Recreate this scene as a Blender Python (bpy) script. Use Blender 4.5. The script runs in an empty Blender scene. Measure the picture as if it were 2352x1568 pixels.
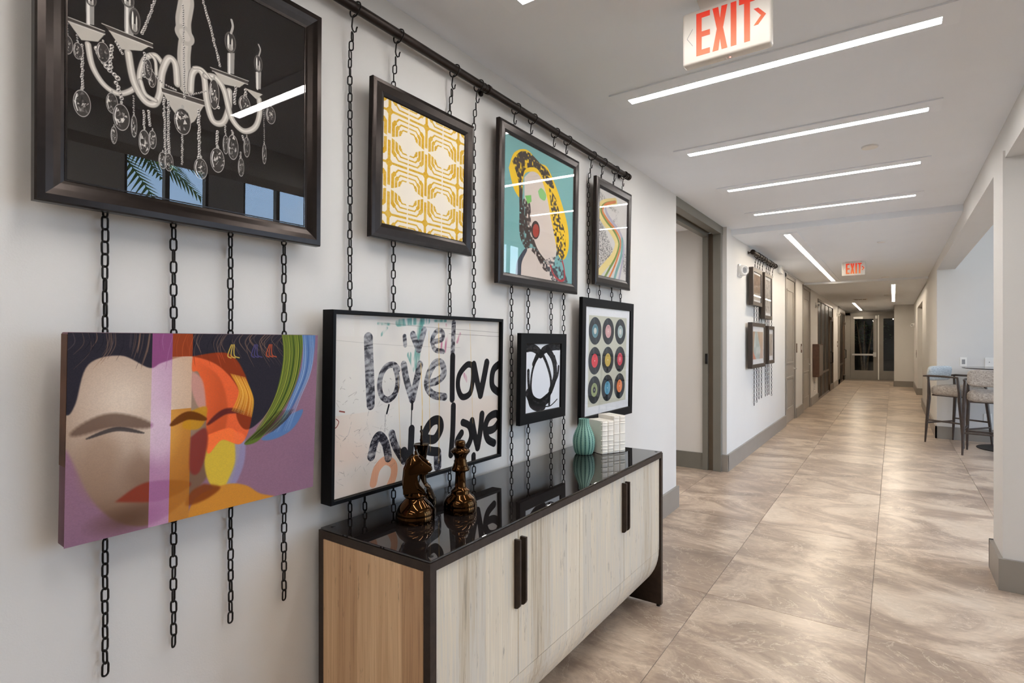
import bpy, math, random
import numpy as np
from mathutils import Vector, Matrix
random.seed(7)
PI = math.pi
C = bpy.context.scene.collection
sc = bpy.context.scene

# ---------------------------------------------------------------- camera
cd = bpy.data.cameras.new('camera'); cam = bpy.data.objects.new('camera', cd); C.objects.link(cam)
cd.sensor_width = 36.0; cd.lens = 36.0 * 1261.0 / 2352.0; cd.clip_start = 0.02; cd.clip_end = 200
cam.location = (0, 0, 1.38); cam.rotation_euler = (PI / 2, 0, math.radians(34.787))
sc.camera = cam
# ---------------------------------------------------------------- view
sc.view_settings.view_transform = 'Standard'
sc.view_settings.look = 'None'
sc.view_settings.gamma = 1.0
sc.view_settings.use_curve_mapping = False
sc.view_settings.exposure = 0.82
sc.cycles.use_denoising = True
sc.cycles.max_bounces = 9
sc.cycles.diffuse_bounces = 5
sc.cycles.glossy_bounces = 5
sc.cycles.transmission_bounces = 6
sc.cycles.transparent_max_bounces = 10
sc.cycles.sample_clamp_indirect = 6.0
sc.cycles.caustics_reflective = False
sc.cycles.caustics_refractive = False
# ---------------------------------------------------------------- world: blue sky with soft white clouds
SKY_STRENGTH = 4.2
LAMP_STRENGTH = 28.0
world = bpy.data.worlds.new('sky'); sc.world = world; world.use_nodes = True
nt = world.node_tree; nt.nodes.clear()
wo = nt.nodes.new('ShaderNodeOutputWorld'); bg = nt.nodes.new('ShaderNodeBackground')
tc = nt.nodes.new('ShaderNodeTexCoord'); sep = nt.nodes.new('ShaderNodeSeparateXYZ')
rmp = nt.nodes.new('ShaderNodeValToRGB'); nz = nt.nodes.new('ShaderNodeTexNoise')
cr = nt.nodes.new('ShaderNodeValToRGB'); mx = nt.nodes.new('ShaderNodeMix'); mx.data_type = 'RGBA'
e = rmp.color_ramp.elements
e[0].position = 0.0; e[0].color = (0.60, 0.78, 1.0, 1)
e[1].position = 1.0; e[1].color = (0.20, 0.38, 0.80, 1)
q = rmp.color_ramp.elements.new(0.4); q.color = (0.42, 0.64, 1.0, 1)
nz.inputs['Scale'].default_value = 3.2; nz.inputs['Detail'].default_value = 6
cr.color_ramp.elements[0].position = 0.42; cr.color_ramp.elements[1].position = 0.64
nt.links.new(tc.outputs['Generated'], sep.inputs[0]); nt.links.new(sep.outputs['Z'], rmp.inputs[0])
nt.links.new(tc.outputs['Generated'], nz.inputs['Vector']); nt.links.new(nz.outputs[0], cr.inputs[0])
nt.links.new(cr.outputs[0], mx.inputs[0]); nt.links.new(rmp.outputs[0], mx.inputs[6]); mx.inputs[7].default_value = (1.0, 1.0, 1.0, 1)
nt.links.new(mx.outputs[2], bg.inputs[0]); bg.inputs[1].default_value = SKY_STRENGTH
nt.links.new(bg.outputs[0], wo.inputs[0])

sd = bpy.data.lights.new('sun', 'SUN'); sd.energy = 12.0; sd.angle = 0.009; sd.color = (1, .96, .9)
so = bpy.data.objects.new('sun', sd); C.objects.link(so); so.rotation_euler = (math.radians(8), math.radians(-34), 0)   # high, from the building's side: it lights only the yard and the palm
# ---------------------------------------------------------------- materials
def lin(c):
    return tuple((x / 255 / 12.92) if x / 255 <= 0.04045 else ((x / 255 + 0.055) / 1.055) ** 2.4 for x in c) + (1,)
def nodes(name):
    m = bpy.data.materials.new(name); m.use_nodes = True
    t = m.node_tree; b = t.nodes['Principled BSDF']
    return m, t, b
def N(t, kind, **kw):
    n = t.nodes.new(kind)
    for k, v in kw.items():
        if k in n.inputs: n.inputs[k].default_value = v
        else: setattr(n, k, v)
    return n
def mat(name, rgb, rough=0.5, metal=0.0, noise=0.0, nscale=40, bump=0.0, bscale=200, coat=0.0, spec=0.5):
    m, t, b = nodes(name)
    col = lin(rgb)
    b.inputs['Roughness'].default_value = rough; b.inputs['Metallic'].default_value = metal
    b.inputs['Coat Weight'].default_value = coat; b.inputs['Specular IOR Level'].default_value = spec
    tcn = N(t, 'ShaderNodeTexCoord')
    nz = N(t, 'ShaderNodeTexNoise', Scale=nscale, Detail=4.0)
    t.links.new(tcn.outputs['Object'], nz.inputs['Vector'])
    r = N(t, 'ShaderNodeValToRGB')
    r.color_ramp.elements[0].color = tuple(max(0, x * (1 - noise)) for x in col[:3]) + (1,)
    r.color_ramp.elements[1].color = tuple(min(1, x * (1 + noise)) for x in col[:3]) + (1,)
    r.color_ramp.elements[0].position = 0.3; r.color_ramp.elements[1].position = 0.7
    t.links.new(nz.outputs[0], r.inputs[0]); t.links.new(r.outputs[0], b.inputs['Base Color'])
    if bump:
        nb = N(t, 'ShaderNodeTexNoise', Scale=bscale, Detail=3.0); bp = N(t, 'ShaderNodeBump', Strength=bump, Distance=0.002)
        t.links.new(tcn.outputs['Object'], nb.inputs['Vector']); t.links.new(nb.outputs[0], bp.inputs['Height']); t.links.new(bp.outputs[0], b.inputs['Normal'])
    return m
def glow(name, rgb, strength):
    m, t, b = nodes(name)
    b.inputs['Base Color'].default_value = lin(rgb); b.inputs['Emission Color'].default_value = lin(rgb)
    b.inputs['Emission Strength'].default_value = strength
    return m
def pane_glass(name, tint=(1, 1, 1), f0=0.04):
    """thin clear glass: straight through plus a mirror reflection that grows at grazing angles"""
    m = bpy.data.materials.new(name); m.use_nodes = True; t = m.node_tree; t.nodes.clear()
    o = N(t, 'ShaderNodeOutputMaterial'); mixs = N(t, 'ShaderNodeMixShader')
    tr = N(t, 'ShaderNodeBsdfTransparent'); tr.inputs[0].default_value = tuple(tint) + (1,)
    gl = N(t, 'ShaderNodeBsdfGlossy', Roughness=0.0)
    g = N(t, 'ShaderNodeNewGeometry'); d = N(t, 'ShaderNodeVectorMath', operation='DOT_PRODUCT')
    ab = N(t, 'ShaderNodeMath', operation='ABSOLUTE'); s1 = N(t, 'ShaderNodeMath', operation='SUBTRACT'); s1.inputs[0].default_value = 1
    pw = N(t, 'ShaderNodeMath', operation='POWER'); pw.inputs[1].default_value = 5
    ml = N(t, 'ShaderNodeMath', operation='MULTIPLY_ADD'); ml.inputs[1].default_value = 1 - f0; ml.inputs[2].default_value = f0
    t.links.new(g.outputs['Normal'], d.inputs[0]); t.links.new(g.outputs['Incoming'], d.inputs[1])
    t.links.new(d.outputs['Value'], ab.inputs[0]); t.links.new(ab.outputs[0], s1.inputs[1]); t.links.new(s1.outputs[0], pw.inputs[0])
    t.links.new(pw.outputs[0], ml.inputs[0]); t.links.new(ml.outputs[0], mixs.inputs[0])
    t.links.new(tr.outputs[0], mixs.inputs[1]); t.links.new(gl.outputs[0], mixs.inputs[2]); t.links.new(mixs.outputs[0], o.inputs[0])
    return m
M = {}
M['wall'] = mat('wall_paint', (212, 210, 207), 0.75, noise=0.01, nscale=3, bump=0.12, bscale=260)
M['ceiling'] = mat('ceiling_paint', (238, 243, 250), 0.8, noise=0.01, nscale=3, bump=0.08, bscale=260)
M['trim'] = mat('grey_trim_paint', (139, 133, 126), 0.42, noise=0.03, nscale=8)
M['trim_dark'] = mat('olive_grey_frame_paint', (112, 110, 102), 0.4, noise=0.03, nscale=8)
M['recess'] = mat('brown_weather_strip', (96, 84, 70), 0.6)
M['door'] = mat('taupe_door_paint', (150, 143, 135), 0.38, noise=0.02, nscale=8)
M['iron'] = mat('black_iron', (26, 22, 20), 0.45, metal=0.6, noise=0.15, nscale=60)
M['rod'] = mat('oiled_bronze_rod', (42, 33, 28), 0.42, metal=0.7, noise=0.1, nscale=30)
M['frame_satin'] = mat('satin_bronze_black_frame', (42, 36, 33), 0.27, metal=0.85, noise=0.12, nscale=50, spec=0.6)
M['frame_black'] = mat('matte_black_frame', (9, 9, 10), 0.5, spec=0.12, noise=0.1, nscale=50)
M['frame_brown'] = mat('dark_brown_frame', (52, 42, 35), 0.42, noise=0.1, nscale=50)
M['mat_board'] = mat('white_mat_board', (236, 236, 238), 0.8)
M['backing'] = mat('backing_board', (120, 100, 80), 0.9)
M['glass'] = pane_glass('picture_glass', f0=0.085)
M['glass_art'] = pane_glass('picture_glass_soft', f0=0.008)
M['window_glass'] = pane_glass('window_glass', (0.92, 0.97, 1.0), 0.03)
M['white'] = mat('white_plastic', (236, 234, 230), 0.35, noise=0.01)
M['sign'] = mat('sign_housing', (226, 221, 213), 0.35, noise=0.01)
M['grey_plastic'] = mat('grey_plastic', (150, 150, 152), 0.4)
M['dark_metal'] = mat('rubbed_bronze_metal', (54, 43, 36), 0.42, metal=0.5, noise=0.2, nscale=40, bump=0.1)
M['table_black'] = mat('black_lacquer_top', (18, 15, 14), 0.12, noise=0.1)
M['chess'] = mat('polished_bronze', (66, 45, 25), 0.07, metal=1.0, noise=0.08, nscale=14)
M['chess2'] = mat('antique_bronze', (46, 33, 21), 0.09, metal=1.0, noise=0.08, nscale=14)
M['book'] = mat('ivory_ceramic', (245, 240, 230), 0.4, noise=0.02)
M['felt'] = mat('black_felt', (14, 13, 13), 0.95)
M['stool_wood'] = mat('dark_walnut', (58, 46, 40), 0.4, noise=0.25, nscale=30)
M['steel'] = mat('brushed_steel', (190, 188, 184), 0.3, metal=0.9, noise=0.05)
M['black'] = mat('black_glass_panel', (10, 8, 7), 0.35, noise=0.2, nscale=5, spec=0.15)
M['bronze_trim'] = mat('bronze_mullion', (104, 88, 74), 0.35, metal=0.5)
M['box_wood'] = mat('reddish_brown_wood', (88, 60, 44), 0.5, noise=0.2, nscale=20)
M['leaf'] = mat('palm_leaf', (84, 120, 52), 0.5, noise=0.3, nscale=10)
M['bark'] = mat('palm_bark', (120, 100, 78), 0.9, noise=0.3, nscale=20)
M['paving'] = mat('pale_paving', (170, 168, 160), 0.9, noise=0.1, nscale=2)
M['grout'] = mat('grey_grout', (150, 140, 128), 0.85, noise=0.05)
M['lamp'] = glow('warm_white_led', (255, 250, 245), LAMP_STRENGTH)
M['lamp_far'] = glow('warmer_white_led', (255, 238, 214), LAMP_STRENGTH)
M['led_red'] = glow('red_pilot_led', (255, 120, 110), 3.0)
M['night'] = mat('dark_yard_ground', (40, 42, 34), 0.9, noise=0.3)

def exit_letters():
    m, t, b = nodes('backlit_orange_letters')
    tcn = N(t, 'ShaderNodeTexCoord'); s = N(t, 'ShaderNodeSeparateXYZ'); r = N(t, 'ShaderNodeValToRGB')
    t.links.new(tcn.outputs['Generated'], s.inputs[0]); t.links.new(s.outputs['Z'], r.inputs[0])
    r.color_ramp.elements[0].color = lin((255, 132, 62)); r.color_ramp.elements[1].color = lin((236, 44, 14))
    r.color_ramp.elements[1].position = 0.95
    b.inputs['Base Color'].default_value = (0.05, 0.01, 0.005, 1); b.inputs['Roughness'].default_value = 0.4
    t.links.new(r.outputs[0], b.inputs['Emission Color']); b.inputs['Emission Strength'].default_value = 0.46
    return m
M['letters'] = exit_letters()

def tile_material():
    m, t, b = nodes('marbled_porcelain_tile')
    tcn = N(t, 'ShaderNodeTexCoord'); oi = N(t, 'ShaderNodeObjectInfo')
    rnd = N(t, 'ShaderNodeVectorMath', operation='MULTIPLY_ADD')
    cmb = N(t, 'ShaderNodeCombineXYZ')
    m1 = N(t, 'ShaderNodeMath', operation='MULTIPLY'); m1.inputs[1].default_value = 37.0
    m2 = N(t, 'ShaderNodeMath', operation='MULTIPLY'); m2.inputs[1].default_value = 91.0
    t.links.new(oi.outputs['Random'], m1.inputs[0]); t.links.new(oi.outputs['Random'], m2.inputs[0])
    t.links.new(m1.outputs[0], cmb.inputs[0]); t.links.new(m2.outputs[0], cmb.inputs[1])
    add = N(t, 'ShaderNodeVectorMath', operation='ADD')
    t.links.new(tcn.outputs['Object'], add.inputs[0]); t.links.new(cmb.outputs[0], add.inputs[1])
    mp = N(t, 'ShaderNodeMapping'); mp.inputs['Rotation'].default_value = (0, 0, 0.25); mp.inputs['Scale'].default_value = (1.0, 1.5, 1.0)
    t.links.new(add.outputs[0], mp.inputs[0])
    n1 = N(t, 'ShaderNodeTexNoise', Scale=1.35, Detail=12.0, Roughness=0.70, Distortion=0.9)
    t.links.new(mp.outputs[0], n1.inputs['Vector'])
    r1 = N(t, 'ShaderNodeValToRGB'); el = r1.color_ramp.elements
    el[0].position = 0.30; el[0].color = lin((136, 119, 105)); el[1].position = 0.70; el[1].color = lin((219, 203, 184))
    x = el.new(0.47); x.color = lin((170, 150, 132)); x = el.new(0.56); x.color = lin((204, 185, 164))
    t.links.new(n1.outputs[0], r1.inputs[0])
    # thin pale veins
    n2 = N(t, 'ShaderNodeTexNoise', Scale=2.0, Detail=7.0, Roughness=0.62, Distortion=1.8)
    off = N(t, 'ShaderNodeVectorMath', operation='ADD'); off.inputs[1].default_value = (5.2, 1.3, 0)
    t.links.new(mp.outputs[0], off.inputs[0]); t.links.new(off.outputs[0], n2.inputs['Vector'])
    s = N(t, 'ShaderNodeMath', operation='SUBTRACT'); s.inputs[1].default_value = 0.5; a = N(t, 'ShaderNodeMath', operation='ABSOLUTE')
    t.links.new(n2.outputs[0], s.inputs[0]); t.links.new(s.outputs[0], a.inputs[0])
    r2 = N(t, 'ShaderNodeValToRGB'); r2.color_ramp.elements[0].position = 0.0; r2.color_ramp.elements[0].color = (0.6, 0.6, 0.6, 1)
    r2.color_ramp.elements[1].position = 0.008; r2.color_ramp.elements[1].color = (0, 0, 0, 1)
    t.links.new(a.outputs[0], r2.inputs[0])
    mixc = N(t, 'ShaderNodeMix', data_type='RGBA'); t.links.new(r2.outputs[0], mixc.inputs[0]); t.links.new(r1.outputs[0], mixc.inputs[6]); mixc.inputs[7].default_value = lin((232, 219, 200))
    # fine grain, streaked
    mp3 = N(t, 'ShaderNodeMapping'); mp3.inputs['Rotation'].default_value = (0, 0, 0.3); mp3.inputs['Scale'].default_value = (16, 42, 1)
    t.links.new(add.outputs[0], mp3.inputs[0])
    n3 = N(t, 'ShaderNodeTexNoise', Scale=1.0, Detail=5.0, Roughness=0.65); t.links.new(mp3.outputs[0], n3.inputs['Vector'])
    r3 = N(t, 'ShaderNodeValToRGB'); r3.color_ramp.elements[0].position = 0.3; r3.color_ramp.elements[0].color = (0.70, 0.69, 0.68, 1); r3.color_ramp.elements[1].position = 0.68
    r3.color_ramp.elements[1].color = (1.0, 1.0, 1.0, 1)
    t.links.new(n3.outputs[0], r3.inputs[0])
    mul = N(t, 'ShaderNodeMix', data_type='RGBA', blend_type='MULTIPLY'); mul.inputs[0].default_value = 0.6
    t.links.new(mixc.outputs[2], mul.inputs[6]); t.links.new(r3.outputs[0], mul.inputs[7])
    # tile to tile tone
    r4 = N(t, 'ShaderNodeValToRGB'); r4.color_ramp.elements[0].color = (0.88, 0.87, 0.87, 1); r4.color_ramp.elements[1].color = (1.0, 1.0, 1.0, 1)
    t.links.new(oi.outputs['Random'], r4.inputs[0])
    mul2 = N(t, 'ShaderNodeMix', data_type='RGBA', blend_type='MULTIPLY'); mul2.inputs[0].default_value = 1.0
    t.links.new(mul.outputs[2], mul2.inputs[6]); t.links.new(r4.outputs[0], mul2.inputs[7])
    t.links.new(mul2.outputs[2], b.inputs['Base Color'])
    rr = N(t, 'ShaderNodeMapRange'); rr.inputs['To Min'].default_value = 0.24; rr.inputs['To Max'].default_value = 0.36
    t.links.new(n3.outputs[0], rr.inputs[0]); t.links.new(rr.outputs[0], b.inputs['Roughness'])
    bp = N(t, 'ShaderNodeBump', Strength=0.05, Distance=0.002); t.links.new(n3.outputs[0], bp.inputs['Height']); t.links.new(bp.outputs[0], b.inputs['Normal'])
    return m
M['tile'] = tile_material()

def wood_material(name, stops, along='Y', plank=7.0, dark=0.55):
    """vertical grain; boards of slightly different tone along one axis"""
    m, t, b = nodes(name)
    tcn = N(t, 'ShaderNodeTexCoord'); s = N(t, 'ShaderNodeSeparateXYZ'); t.links.new(tcn.outputs['Object'], s.inputs[0])
    ax = s.outputs[along]
    pm = N(t, 'ShaderNodeMath', operation='MULTIPLY'); pm.inputs[1].default_value = plank
    fl = N(t, 'ShaderNodeMath', operation='FLOOR'); t.links.new(ax, pm.inputs[0]); t.links.new(pm.outputs[0], fl.inputs[0])
    wn = N(t, 'ShaderNodeTexWhiteNoise', noise_dimensions='1D'); t.links.new(fl.outputs[0], wn.inputs['W'])
    cmb = N(t, 'ShaderNodeCombineXYZ'); t.links.new(wn.outputs['Value'], cmb.inputs[2])
    sc10 = N(t, 'ShaderNodeVectorMath', operation='SCALE'); sc10.inputs['Scale'].default_value = 9; t.links.new(cmb.outputs[0], sc10.inputs[0])
    add = N(t, 'ShaderNodeVectorMath', operation='ADD'); t.links.new(tcn.outputs['Object'], add.inputs[0]); t.links.new(sc10.outputs[0], add.inputs[1])
    mp = N(t, 'ShaderNodeMapping'); mp.inputs['Scale'].default_value = (120, 120, 3.2); t.links.new(add.outputs[0], mp.inputs[0])
    n1 = N(t, 'ShaderNodeTexNoise', Scale=1.0, Detail=6.0, Roughness=0.6, Distortion=0.6); t.links.new(mp.outputs[0], n1.inputs['Vector'])
    mp2 = N(t, 'ShaderNodeMapping'); mp2.inputs['Scale'].default_value = (16, 16, 1.1); t.links.new(add.outputs[0], mp2.inputs[0])
    n2 = N(t, 'ShaderNodeTexNoise', Scale=1.0, Detail=3.0); t.links.new(mp2.outputs[0], n2.inputs['Vector'])
    sm = N(t, 'ShaderNodeMath', operation='MULTIPLY_ADD'); sm.inputs[1].default_value = 0.56; t.links.new(n1.outputs[0], sm.inputs[0])
    sm2 = N(t, 'ShaderNodeMath', operation='MULTIPLY_ADD'); sm2.inputs[1].default_value = 0.36; t.links.new(n2.outputs[0], sm2.inputs[0])
    sm3 = N(t, 'ShaderNodeMath', operation='MULTIPLY'); sm3.inputs[1].default_value = 0.22; t.links.new(wn.outputs['Value'], sm3.inputs[0])
    t.links.new(sm3.outputs[0], sm2.inputs[2]); t.links.new(sm2.outputs[0], sm.inputs[2])
    r = N(t, 'ShaderNodeValToRGB'); el = r.color_ramp.elements
    el[0].position = 0.30; el[0].color = lin(stops[0]); el[1].position = 0.78; el[1].color = lin(stops[-1])
    for i, c in enumerate(stops[1:-1]):
        x = el.new(0.30 + 0.48 * (i + 1) / (len(stops) - 1)); x.color = lin(c)
    t.links.new(sm.outputs[0], r.inputs[0])
    # dark specks and cracks
    mp3 = N(t, 'ShaderNodeMapping'); mp3.inputs['Scale'].default_value = (55, 55, 9); t.links.new(add.outputs[0], mp3.inputs[0])
    n3 = N(t, 'ShaderNodeTexNoise', Scale=1.0, Detail=4.0, Roughness=0.7); t.links.new(mp3.outputs[0], n3.inputs['Vector'])
    r3 = N(t, 'ShaderNodeValToRGB'); r3.color_ramp.elements[0].position = 0.61; r3.color_ramp.elements[0].color = (0, 0, 0, 1); r3.color_ramp.elements[1].position = 0.72; r3.color_ramp.elements[1].color = (dark,) * 3 + (1,)
    t.links.new(n3.outputs[0], r3.inputs[0])
    mx = N(t, 'ShaderNodeMix', data_type='RGBA'); t.links.new(r3.outputs[0], mx.inputs[0]); t.links.new(r.outputs[0], mx.inputs[6]); mx.inputs[7].default_value = lin(tuple(int(v * 0.45) for v in stops[0]))
    t.links.new(mx.outputs[2], b.inputs['Base Color']); b.inputs['Roughness'].default_value = 0.5
    bp = N(t, 'ShaderNodeBump', Strength=0.12, Distance=0.001); t.links.new(n1.outputs[0], bp.inputs['Height']); t.links.new(bp.outputs[0], b.inputs['Normal'])
    return m
M['pale_wood'] = wood_material('whitewashed_wood', [(138, 128, 114), (196, 182, 158), (206, 200, 188), (218, 206, 184), (230, 222, 206)], 'Y', 8.0)
M['tan_wood'] = wood_material('honey_reclaimed_wood', [(142, 108, 78), (190, 152, 114), (208, 172, 132), (226, 194, 154)], 'X', 11.0)

def fabric_material(name, c1, c2):
    m, t, b = nodes(name)
    tcn = N(t, 'ShaderNodeTexCoord')
    out = []
    for s in ((260, 260, 30), (30, 30, 260)):
        mp = N(t, 'ShaderNodeMapping'); mp.inputs['Scale'].default_value = s; t.links.new(tcn.outputs['Object'], mp.inputs[0])
        n = N(t, 'ShaderNodeTexNoise', Scale=1.0, Detail=3.0); t.links.new(mp.outputs[0], n.inputs['Vector']); out.append(n)
    a = N(t, 'ShaderNodeMath', operation='ADD'); t.links.new(out[0].outputs[0], a.inputs[0]); t.links.new(out[1].outputs[0], a.inputs[1])
    h = N(t, 'ShaderNodeMath', operation='MULTIPLY'); h.inputs[1].default_value = 0.5; t.links.new(a.outputs[0], h.inputs[0])
    r = N(t, 'ShaderNodeValToRGB'); r.color_ramp.elements[0].position = 0.38; r.color_ramp.elements[1].position = 0.62
    r.color_ramp.elements[0].color = lin(c1); r.color_ramp.elements[1].color = lin(c2)
    t.links.new(h.outputs[0], r.inputs[0]); t.links.new(r.outputs[0], b.inputs['Base Color']); b.inputs['Roughness'].default_value = 0.95
    return m
M['fabric'] = fabric_material('woven_grey_fabric', (122, 114, 108), (196, 188, 180))
M['fabric_blue'] = fabric_material('woven_pale_blue_fabric', (150, 158, 162), (214, 218, 218))

def vase_material():
    """glaze colour, darker in the grooves between the knitted ribs"""
    m, t, b = nodes('seafoam_glaze')
    tcn = N(t, 'ShaderNodeTexCoord'); s = N(t, 'ShaderNodeSeparateXYZ'); t.links.new(tcn.outputs['Object'], s.inputs[0])
    an = N(t, 'ShaderNodeMath', operation='ARCTAN2'); t.links.new(s.outputs['Y'], an.inputs[0]); t.links.new(s.outputs['X'], an.inputs[1])
    k = N(t, 'ShaderNodeMath', operation='MULTIPLY'); k.inputs[1].default_value = 16.0; t.links.new(an.outputs[0], k.inputs[0])
    c = N(t, 'ShaderNodeMath', operation='COSINE'); t.links.new(k.outputs[0], c.inputs[0])
    z = N(t, 'ShaderNodeMath', operation='MULTIPLY'); z.inputs[1].default_value = 2 * PI / 0.0085; t.links.new(s.outputs['Z'], z.inputs[0])
    ab = N(t, 'ShaderNodeMath', operation='ABSOLUTE'); t.links.new(c.outputs[0], ab.inputs[0])
    a5 = N(t, 'ShaderNodeMath', operation='MULTIPLY_ADD'); a5.inputs[1].default_value = 4.0; t.links.new(ab.outputs[0], a5.inputs[0]); t.links.new(z.outputs[0], a5.inputs[2])
    sz = N(t, 'ShaderNodeMath', operation='SINE'); t.links.new(a5.outputs[0], sz.inputs[0])
    ad = N(t, 'ShaderNodeMath', operation='MULTIPLY_ADD'); ad.inputs[1].default_value = 0.28; t.links.new(sz.outputs[0], ad.inputs[0]); t.links.new(c.outputs[0], ad.inputs[2])
    r = N(t, 'ShaderNodeValToRGB'); mr = N(t, 'ShaderNodeMapRange'); mr.inputs['From Min'].default_value = -1.2; mr.inputs['From Max'].default_value = 1.2
    t.links.new(ad.outputs[0], mr.inputs[0]); t.links.new(mr.outputs[0], r.inputs[0])
    r.color_ramp.elements[0].position = 0.06; r.color_ramp.elements[0].color = lin((20, 74, 74)); r.color_ramp.elements[1].position = 0.62; r.color_ramp.elements[1].color = lin((138, 182, 166))
    q = r.color_ramp.elements.new(0.26); q.color = lin((96, 150, 138))
    t.links.new(r.outputs[0], b.inputs['Base Color']); b.inputs['Roughness'].default_value = 0.3
    return m
M['vase'] = vase_material()

# ---------------------------------------------------------------- object helpers
def tag(o, label=None, cat=None, group=None, kind=None):
    if label: o['label'] = label
    if cat: o['category'] = cat
    if group: o['group'] = group
    if kind: o['kind'] = kind
    return o
def empty(name, loc=(0, 0, 0), rot=(0, 0, 0), parent=None):
    o = bpy.data.objects.new(name, None); C.objects.link(o); o.location = loc; o.rotation_euler = rot
    o.empty_display_size = 0.05
    if parent: o.parent = parent
    return o
def thing(name, label, cat, loc=(0, 0, 0), rot=(0, 0, 0), group=None):
    return tag(empty(name, loc, rot), label, cat, group)
class MB:
    def __init__(s): s.v = []; s.f = []; s.sm = []; s.uv = None
    def add(s, vs, fs, smooth=False, T=None):
        n = len(s.v)
        if T is not None: vs = [tuple(T @ Vector(v)) for v in vs]
        s.v += [tuple(v) for v in vs]; s.f += [tuple(i + n for i in f) for f in fs]; s.sm += [smooth] * len(fs)
        return s
    def box(s, x0, x1, y0, y1, z0, z1, T=None):
        vs = [(x, y, z) for x in (x0, x1) for y in (y0, y1) for z in (z0, z1)]
        return s.add(vs, [(0, 1, 3, 2), (4, 6, 7, 5), (0, 4, 5, 1), (2, 3, 7, 6), (0, 2, 6, 4), (1, 5, 7, 3)], False, T)
    def bbox(s, x0, x1, y0, y1, z0, z1, b=0.003, seg=1, T=None):
        """box with rounded-off edges"""
        import bmesh
        bm = bmesh.new(); bmesh.ops.create_cube(bm, size=1.0)
        for v in bm.verts: v.co = Vector(((x0 + x1) / 2 + v.co.x * (x1 - x0), (y0 + y1) / 2 + v.co.y * (y1 - y0), (z0 + z1) / 2 + v.co.z * (z1 - z0)))
        bmesh.ops.bevel(bm, geom=list(bm.edges), offset=b, segments=seg, profile=0.5, affect='EDGES')
        bm.verts.index_update()
        vs = [tuple(v.co) for v in bm.verts]; fs = [tuple(v.index for v in f.verts) for f in bm.faces]; bm.free()
        return s.add(vs, fs, seg > 1, T)
    def prism(s, poly, a0, a1, axis='y', smooth=False, T=None):
        """extrude an outline: axis y: poly is (x,z); axis x: poly is (y,z); axis z: poly is (x,y)"""
        def P(p, a): return {'y': (p[0], a, p[1]), 'x': (a, p[0], p[1]), 'z': (p[0], p[1], a)}[axis]
        n = len(poly); vs = [P(p, a0) for p in poly] + [P(p, a1) for p in poly]
        fs = [tuple(range(n)), tuple(range(2 * n - 1, n - 1, -1))] + [(i, (i + 1) % n + 0, (i + 1) % n + n, i + n) for i in range(n)]
        return s.add(vs, fs, smooth, T)
    def lathe(s, prof, n=32, c=(0, 0, 0), T=None, smooth=True, caps=True):
        vs = []; fs = []
        for r, z in prof:
            for k in range(n):
                a = 2 * PI * k / n; vs.append((c[0] + r * math.cos(a), c[1] + r * math.sin(a), c[2] + z))
        for j in range(len(prof) - 1):
            for k in range(n):
                k2 = (k + 1) % n; fs.append((j * n + k, j * n + k2, (j + 1) * n + k2, (j + 1) * n + k))
        if caps:
            fs.append(tuple(range(n - 1, -1, -1))); fs.append(tuple((len(prof) - 1) * n + k for k in range(n)))
        return s.add(vs, fs, smooth, T)
    def tube(s, pts, r, n=8, closed=False, T=None):
        pts = [Vector(p) for p in pts]; rs = r if isinstance(r, (list, tuple)) else [r] * len(pts)
        L = len(pts); vs = []; fs = []
        up = None
        for i, p in enumerate(pts):
            a = pts[(i - 1) % L] if (closed or i > 0) else p; b = pts[(i + 1) % L] if (closed or i < L - 1) else p
            d = (b - a).normalized()
            if up is None:
                up = Vector((0, 0, 1)) if abs(d.z) < 0.9 else Vector((0, 1, 0))
            u = d.cross(up)
            if u.length < 1e-6: u = d.cross(Vector((1, 0, 0)))
            u.normalize(); w = u.cross(d).normalized(); up = w
            for k in range(n):
                an = 2 * PI * k / n; vs.append(tuple(p + (u * math.cos(an) + w * math.sin(an)) * rs[i]))
        for i in range(L if closed else L - 1):
            for k in range(n):
                fs.append((i * n + k, i * n + (k + 1) % n, ((i + 1) % L) * n + (k + 1) % n, ((i + 1) % L) * n + k))
        if not closed:
            fs.append(tuple(range(n - 1, -1, -1))); fs.append(tuple((L - 1) * n + k for k in range(n)))
        return s.add(vs, fs, True, T)
    def mesh(s, name, m):
        me = bpy.data.meshes.new(name); me.from_pydata(s.v, [], s.f)
        me.polygons.foreach_set('use_smooth', s.sm); me.materials.append(m); me.update()
        import bmesh
        bm = bmesh.new(); bm.from_mesh(me); bmesh.ops.recalc_face_normals(bm, faces=bm.faces); bm.to_mesh(me); bm.free()
        return me
    def build(s, name, m, parent=None, loc=None, sharp=35):
        me = s.mesh(name, m); o = bpy.data.objects.new(name, me); C.objects.link(o)
        if any(s.sm): me.set_sharp_from_angle(angle=math.radians(sharp))
        if parent: o.parent = parent
        if loc: o.location = loc
        return o
def struct(name, mb, m, parent=None):
    o = mb.build(name, m, parent); o['kind'] = 'structure'; return o

# ================================================================ THE SETTING
XL, XW2, XR = -1.49, -1.455, 0.51         # gallery wall, further left wall, right wall
Z1, Z2, Z3 = 2.60, 2.54, 2.50             # the ceiling steps down twice
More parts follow.
